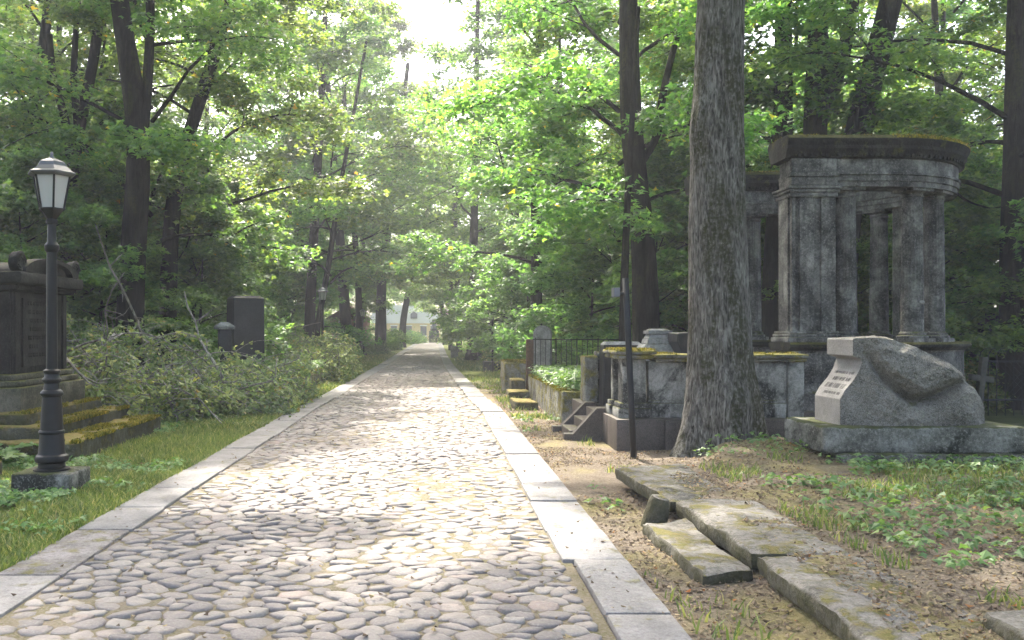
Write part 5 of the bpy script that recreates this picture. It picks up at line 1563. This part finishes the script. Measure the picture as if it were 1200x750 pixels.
put(MB().prism([(1.2, 12.02), (12.3, 12.02), (6.7, 15)], 145.6, 156.4), 'roof', 'far_roof', o)
for z in (2, 5.2, 8.4):
    for x in (3, 5.2, 7.4, 9.6):
        put(MB().box(x - .5, x + .5, 145.94, 146.05, z, z + 1.7), 'window', 'window', o)
o = thing('chapel', 'small pinkish chapel with a low roof behind the third lamp', 'chapel', (-6.2, 63, 0))
put(MB().box(-7.6, -4.9, 62, 65, -.1, 2.3), 'wall', 'pink_wall', o)
put(MB().prism([(-7.8, 2.32), (-4.7, 2.32), (-6.2, 3.3)], 61.8, 65.2), 'roof', 'rust', o)
put(MB().box(-6.6, -5.8, 61.95, 62.1, 0, 1.8), 'door', 'window', o)
o = thing('far_monument', 'dark pedestal monument in the round bed at the path end', 'monument', (-.35, 108, 0))
put(MB().box(-.95, .25, 107.5, 108.5, -.1, 1.4).box(-.8, .1, 107.6, 108.4, 1.402, 1.7), 'pedestal', 'dark_granite', o, bevel=.03)
put(MB().lathe([(.30, 1.702), (.26, 1.8), (.24, 2.6), (.34, 2.75), (.2, 2.9)], 14, -.35, 108), 'urn', 'grave', o, smooth=True)


# low bushes
def bush(label, x, y, r, h, n, mat, leaf, seed, grp=None, flat=.8):
    rng = np.random.default_rng(seed)
    o = thing('bush', label, 'bush', (x, y, gzf(x, y)), 0, grp)
    u = rng.normal(size=(n, 3)); u /= np.linalg.norm(u, axis=1, keepdims=True); u[:, 2] = np.abs(u[:, 2])
    c = u * (rng.random(n) ** .4)[:, None] * np.array([r, r, h])
    V, T = sprays(c, np.full(n, r * .3), 16, leaf, 'kite', rng, flat, .6)
    V[:, 2] = np.maximum(V[:, 2], 0.0)
    obj('foliage', mesh_np('foliage', V, T), M[mat], o)
    st = MB()
    for i in range(9):
        q = c[rng.integers(n)]
        st.tube([(0, 0, -.05), q * .5 + np.array([0, 0, .05]), q], [.02, .014, .006], 5)
    st.build('stems', M['twig'], o)['kind'] = 'stuff'
    return o


for i, (lb, x, y, r, h, mt, lf) in enumerate((
        ('clipped round bush beside the third lamp', -3.9, 55.0, 1.1, 1.0, 'leaf_weed', .12),
        ('dark low bush at the left kerb before the far lamp', -3.5, 68.0, .9, 1.3, 'leaf_under', .14),
        ('rounded green bush at the left end of the path', -3.6, 96.0, 2.2, 1.7, 'leaf_far', .2),
        ('green bush left of the far monument', -2.4, 106.0, 1.4, 1.3, 'leaf_far', .2),
        ('low yellowish flower bed right of the far monument', 1.4, 108.0, 2.4, 1.1, 'grass', .2),
        ('weedy yellow-green bush behind the thin black post', 2.9, 33.5, 1.2, 1.3, 'grass', .12),
        ('bush growing behind the square tomb block', 3.0, 26.0, 1.0, 1.2, 'leaf_weed', .11),
        ('bright green bush by the iron railing', 3.3, 21.9, .55, 1.15, 'leaf_weed', .09),
        ('dark bush behind the third lamp bush', -4.9, 47.0, 1.0, 1.1, 'leaf_under', .13),
        ('shrub under the trees behind the granite stele', -5.6, 23.5, 1.2, 1.5, 'leaf_under', .11),
        ('shrub behind the tomb under the forked trees', -8.0, 15.8, 1.3, 1.6, 'leaf_under', .11),
        ('dark shrub behind the weathered cross', 11.0, 18.8, 1.0, 1.3, 'leaf_under', .1),
        ('dark shrub between colonnade and iron fence', 9.7, 18.6, .9, 1.5, 'leaf_under', .1),
        ('yellowish shrub behind the iron fence', 10.6, 17.6, .6, .95, 'grass', .1),
        ('bush by the dark monument on the right verge', 3.1, 41.5, 1.2, 1.6, 'leaf_weed', .14))):
    bush(lb, x, y, r, h, 150, mt, lf, 200 + i)

# ------------------------------------------------------------------ grass, weeds, fallen leaves
def blades(pts, rng, h=(.04, .11), w=.006):
    n = len(pts)
    a = rng.random(n) * 6.283; hh = h[0] + (h[1] - h[0]) * rng.random(n) ** 1.5
    ww = w * (0.7 + .8 * rng.random(n))
    bend = rng.normal(0, .5, (n, 2)) * hh[:, None]
    sx_, sy_ = np.cos(a) * ww, np.sin(a) * ww
    z0 = pts[:, 2]
    V = np.zeros((n, 5, 3))
    V[:, 0] = np.stack([pts[:, 0] - sx_, pts[:, 1] - sy_, z0 - .005], 1); V[:, 1] = np.stack([pts[:, 0] + sx_, pts[:, 1] + sy_, z0 - .005], 1)
    m_ = pts[:, :2] + bend * .35
    V[:, 2] = np.stack([m_[:, 0] + sx_ * .7, m_[:, 1] + sy_ * .7, z0 + hh * .6], 1); V[:, 3] = np.stack([m_[:, 0] - sx_ * .7, m_[:, 1] - sy_ * .7, z0 + hh * .6], 1)
    e = pts[:, :2] + bend
    V[:, 4] = np.stack([e[:, 0], e[:, 1], z0 + hh], 1)
    b_ = np.arange(n)[:, None] * 5
    return V.reshape(-1, 3), np.concatenate([b_ + np.array([0, 1, 2]), b_ + np.array([0, 2, 3]), b_ + np.array([3, 2, 4])])


def scatter(n, x0, x1, y0, y1, rng, seed, thr=-1.0, freq=1.2, power=1.0):
    x = x0 + (x1 - x0) * rng.random(n); y = y0 + (y1 - y0) * rng.random(n) ** power
    m_ = fbm(np.stack([x * freq, y * freq, 0 * x], 1), 3, seed) > thr
    x, y = x[m_], y[m_]
    return np.stack([x, y, gz(x, y)], 1)


def outside(p, boxes):
    k_ = np.ones(len(p), bool)
    for a, b_, c, d in boxes:
        k_ &= ~((p[:, 0] > a) & (p[:, 0] < b_) & (p[:, 1] > c) & (p[:, 1] < d))
    return p[k_]


rg = np.random.default_rng(99)
pl = np.concatenate([scatter(60000, -5.3, -2.8, 4.2, 10.5, rg, 3, -.42), scatter(36000, -4.6, -2.78, 10.4, 20, rg, 3, -.6), scatter(24000, -5.0, -2.55, 20, 60, rg, 3, -.2)])
ragged = .045 * fbm(np.stack([pl[:, 1] * 4, 0 * pl[:, 1], 0 * pl[:, 1]], 1), 3, 60) + .02
pl = pl[pl[:, 0] < xl_out(pl[:, 1]) + ragged]
pl[:, 2] = np.maximum(pl[:, 2], -.02)
pl = outside(pl, [(-4.02, -3.46, 8.3, 8.9), (-9, -4.27, 10.4, 13.8), (-5.6, -4.6, 8.9, 9.5), (-5.2, -3.35, 21, 27.7)])
V1, T1 = blades(pl[pl[:, 1] < 14], rg, (.03, .10), .0055)
V2, T2 = blades(pl[pl[:, 1] >= 14], rg, (.05, .13), .012)
V, T = np.concatenate([V1, V2]), np.concatenate([T1, T2 + len(V1)])
tag(obj('grass', mesh_np('grass', V, T), M['grass']), 'short sunlit grass on the left verge along the kerb', 'grass', None, 'stuff')
BX = [(4.0, 6.5, 9.2, 10.7), (1.75, 2.66, 3.6, 9.4), (2.2, 9, 11.7, 17.6), (3.2, 3.95, 10.8, 11.6)]
pr = np.concatenate([scatter(26000, 2.7, 8.5, 3.0, 9.6, rg, 8, -.02, .8), scatter(5000, 1.35, 2.2, 4, 24, rg, 9, .22, 1.3), scatter(14000, .9, 3.5, 24, 60, rg, 10, -.1, .8)])
pr = outside(pr, BX); pr = pr[pr[:, 0] > xr_out(pr[:, 1]) + .01]
V1, T1 = blades(pr[pr[:, 1] < 14], rg, (.03, .12), .006); V2, T2 = blades(pr[pr[:, 1] >= 14], rg, (.05, .13), .013)
tag(obj('grass', mesh_np('grass', np.concatenate([V1, V2]), np.concatenate([T1, T2 + len(V1)])), M['grass']), 'sparse grass tufts on the dirt right of the path', 'grass', None, 'stuff')

w1 = outside(np.concatenate([scatter(800, 3.0, 8.0, 3.6, 9.2, rg, 14, .02, .8), scatter(110, 4.0, 7.6, 8.6, 9.35, rg, 15, -.2), scatter(26, 3.2, 4.2, 9.6, 10.8, rg, 16, -.3), scatter(130, 1.4, 2.3, 5, 16, rg, 17, .2)]), [(1.75, 2.6, 3.6, 9.4)])
V, T = ground_cover(w1, rg, (.035, .095), 7, .10, .12)
tag(obj('weeds', mesh_np('weeds', V, T), M['leaf_weed']), 'leafy green weeds scattered on the right bank below the boulder', 'weeds', None, 'stuff')
w2 = outside(np.concatenate([scatter(150, -4.35, -3.4, 8.0, 8.40, rg, 24, -.3), scatter(500, -5.6, -4.0, 8.2, 10.6, rg, 25, -.1), scatter(900, -4.9, -2.9, 4.4, 10.4, rg, 26, -.05, 1.6), scatter(160, -4.5, -4.1, 12.5, 15.5, rg, 27, -.2)]), [(-4.02, -3.46, 8.35, 8.9)])
V, T = ground_cover(w2, rg, (.03, .085), 7, .09, .12)
tag(obj('weeds', mesh_np('weeds', V, T), M['leaf_weed']), 'leafy green weeds round the foot of the near lamp', 'weeds', None, 'stuff')


def litter(p, rng, leaf=(.025, .06), lift=.008):
    n = len(p); c = p.copy(); c[:, 2] += lift + .012 * rng.random(n)
    nr = np.stack([rng.normal(0, .35, n), rng.normal(0, .35, n), np.ones(n)], 1)
    return leaf_batch(c, nr, rng.normal(0, 1, (n, 3)), leaf[0] + (leaf[1] - leaf[0]) * rng.random(n), 'kite', .25)


l1 = outside(np.concatenate([scatter(34000, 1.32, 8.5, 3.4, 12, rg, 34, -.3, 1.0), scatter(9000, 1.3, 2.4, 10, 26, rg, 35, -.2), scatter(1500, 2.05, 2.65, 4.2, 9.2, rg, 36, .0, 2.0) + np.array([0, 0, .03])]), BX[2:])
l1 = l1[l1[:, 0] > xr_out(l1[:, 1]) + .02]
V, T = litter(l1, rg, (.014, .048))
tag(obj('fallen_leaves', mesh_np('fallen_leaves', V, T), M['litter']), 'dry brown leaf litter over the dirt right of the path', 'fallen leaves', None, 'stuff')
x = -2.75 + 4.0 * rg.random(520); y = 4.3 + 14 * rg.random(520) ** 1.4
l2 = np.stack([x, y, np.full(520, .03)], 1)
l3 = scatter(900, -5, -2.85, 4.3, 16, rg, 37, -.1)
V, T = litter(np.concatenate([l2, l3]), rg, (.02, .05), .012)
tag(obj('fallen_leaves', mesh_np('fallen_leaves', V, T), M['litter']), 'few fallen leaves scattered on the cobbles and left grass', 'fallen leaves', None, 'stuff')

# moss cushions on ledges and steps, each belonging to the stone it grows on
def moss_on(root, rects, n, seed, h=(.012, .04), thr=0.0, freq=3.0):
    rng = np.random.default_rng(seed); P_ = []
    for x0, x1, y0, y1, z in rects:
        m_ = max(40, int(n * (x1 - x0) * (y1 - y0)))
        x = x0 + (x1 - x0) * rng.random(m_); y = y0 + (y1 - y0) * rng.random(m_)
        k_ = fbm(np.stack([x * freq, y * freq, 0 * x + seed], 1), 3, seed) > thr
        P_.append(np.stack([x[k_], y[k_], np.full(k_.sum(), z)], 1))
    pts = np.concatenate(P_)
    V, T = blades(pts, rng, h, .009)
    o = obj('moss', mesh_np('moss', V - np.array(root.location), T), M['moss'], root); o['kind'] = 'stuff'


by_label = {o.get('label'): o for o in COL.objects if o.get('label')}
def root_of(txt): return next(o for l, o in by_label.items() if txt in l)
r_ = root_of('lowest long mossy step'); moss_on(r_, [(-4.75, -4.26, 10.47, 13.74, .262)], 5200, 1, thr=-.05); moss_on(r_, [(-4.34, -4.25, 10.46, 13.74, .25)], 16000, 11, (.02, .055), -.3)
r_ = root_of('middle mossy step'); moss_on(r_, [(-5.1, -4.73, 10.77, 13.69, .412)], 5200, 2, thr=-.1); moss_on(r_, [(-4.80, -4.72, 10.77, 13.69, .40)], 16000, 12, (.02, .055), -.3)
r_ = root_of('top mossy step'); moss_on(r_, [(-5.3, -5.07, 10.97, 13.49, .552)], 6000, 3, thr=-.2)
r_ = root_of('short mossy kerb stone'); moss_on(r_, [(-5.58, -4.64, 8.92, 9.43, .212)], 5000, 4, thr=-.3)
r_ = root_of('walled grave enclosure'); moss_on(r_, [(2.4, 2.95, 11.88, 12.42, 1.318), (2.38, 2.72, 12.45, 12.8, 1.315), (2.96, 4.98, 11.9, 12.36, 1.262), (2.96, 4.6, 14.12, 14.55, 1.298), (2.35, 2.55, 14.06, 14.48, 1.175)], 3600, 5, (.012, .04), -.05)
r_ = root_of('weathered grey curved colonnade')
th_ = np.random.default_rng(8)
rc = [(5.36, 6.95, 13.50, 13.62, 4.52), (5.36, 6.95, 13.6, 14.25, 4.56), (5.0, 6.95, 16.72, 17.5, 4.56)]
moss_on(r_, rc, 3200, 6, (.02, .06), -.1)
a_ = -PI / 2 + PI * th_.random(7000); q_ = 1.60 + np.where(th_.random(7000) < .45, th_.uniform(.35, .43, 7000), th_.uniform(-.35, .40, 7000))
pm_ = np.stack([6.95 + q_ * np.cos(a_), 15.5 + q_ * np.sin(a_), 4.555 - .04 * (q_ > 1.97)], 1)
V, T = blades(pm_, th_, (.02, .06), .010)
o = obj('moss', mesh_np('moss', V - np.array(r_.location), T), M['moss'], r_); o['kind'] = 'stuff'
r_ = root_of('long mossy stone planter'); moss_on(r_, [(2.1, 2.34, 15.2, 20.4, .545)], 5200, 7, (.015, .05), -.2)
r_ = root_of('low mossy stone planter'); moss_on(r_, [(-3.6, -3.34, 21.2, 27.5, .455)], 2600, 8, (.015, .05), -.2)
r_ = root_of('mossy square tomb block'); moss_on(r_, [(1.72, 2.45, 22.6, 24.0, .755)], 2600, 9, (.02, .07), -.3)

# a fern hanging in at the left edge
def fern(label, base, fronds, seed):
    rng = np.random.default_rng(seed)
    o = thing('fern', label, 'fern', base, 0, None)
    for az, L, rise in fronds:
        d = np.array([math.cos(az), math.sin(az), rise]); d /= np.linalg.norm(d); pts = [np.zeros(3)]
        for s_ in range(10):
            d = d + np.array([0, 0, -.11]); d /= np.linalg.norm(d); pts.append(pts[-1] + d * L / 10)
        C_, N_, D_, S_ = [], [], [], []
        for i in range(1, 11):
            for sd in (-1, 1):
                for e in (0, .5):
                    t = pts[i] - pts[i - 1]; s3 = np.cross(t, [0, 0, 1]) * sd; s3 /= max(np.linalg.norm(s3), 1e-6)
                    ln = .13 * math.sin(PI * (.12 + .86 * (i - e) / 10.5)) + .02
                    C_.append(pts[i] - t * e + s3 * ln * .5); N_.append(np.array([0, 0, 1.0]) + rng.normal(0, .2, 3)); D_.append(s3 + t / np.linalg.norm(t) * .4); S_.append(ln * 1.3)
        V, T = leaf_batch(np.array(C_), np.array(N_), np.array(D_), np.array(S_), 'kite', .1)
        b_ = obj('frond', mesh_np('frond', V, T), M['leaf_weed'], o)
        MB().tube(pts, [.006 - .0004 * i for i in range(11)], 4).build('stalk', M['leaf_weed'], b_)
fern('fern arching in at the left edge beside the mossy steps', (-5.15, 10.0, .05), [(-.4, .75, .9), (.6, .7, 1.1), (-1.3, .7, .8), (1.8, .6, 1.2), (2.8, .7, 1.0), (-2.2, .6, .9)], 3)

# ------------------------------------------------------------------ hazy air
m, nt, out = newmat('haze'); k = NT(nt)
v_ = k.n('ShaderNodeVolumePrincipled')
v_.inputs['Color'].default_value = (0.93, 0.96, 1.0, 1)
v_.inputs["Density"].default_value = 0.0018
v_.inputs['Anisotropy'].default_value = 0.2
k.l(v_.outputs[0], out.inputs['Volume'])
hz = MB().box(-120, 120, -40, 230, -2.0, 34.0).build('haze', m)
hz['kind'] = 'stuff'; hz['label'] = 'thin pale haze in the air down the path'; hz['category'] = 'haze'
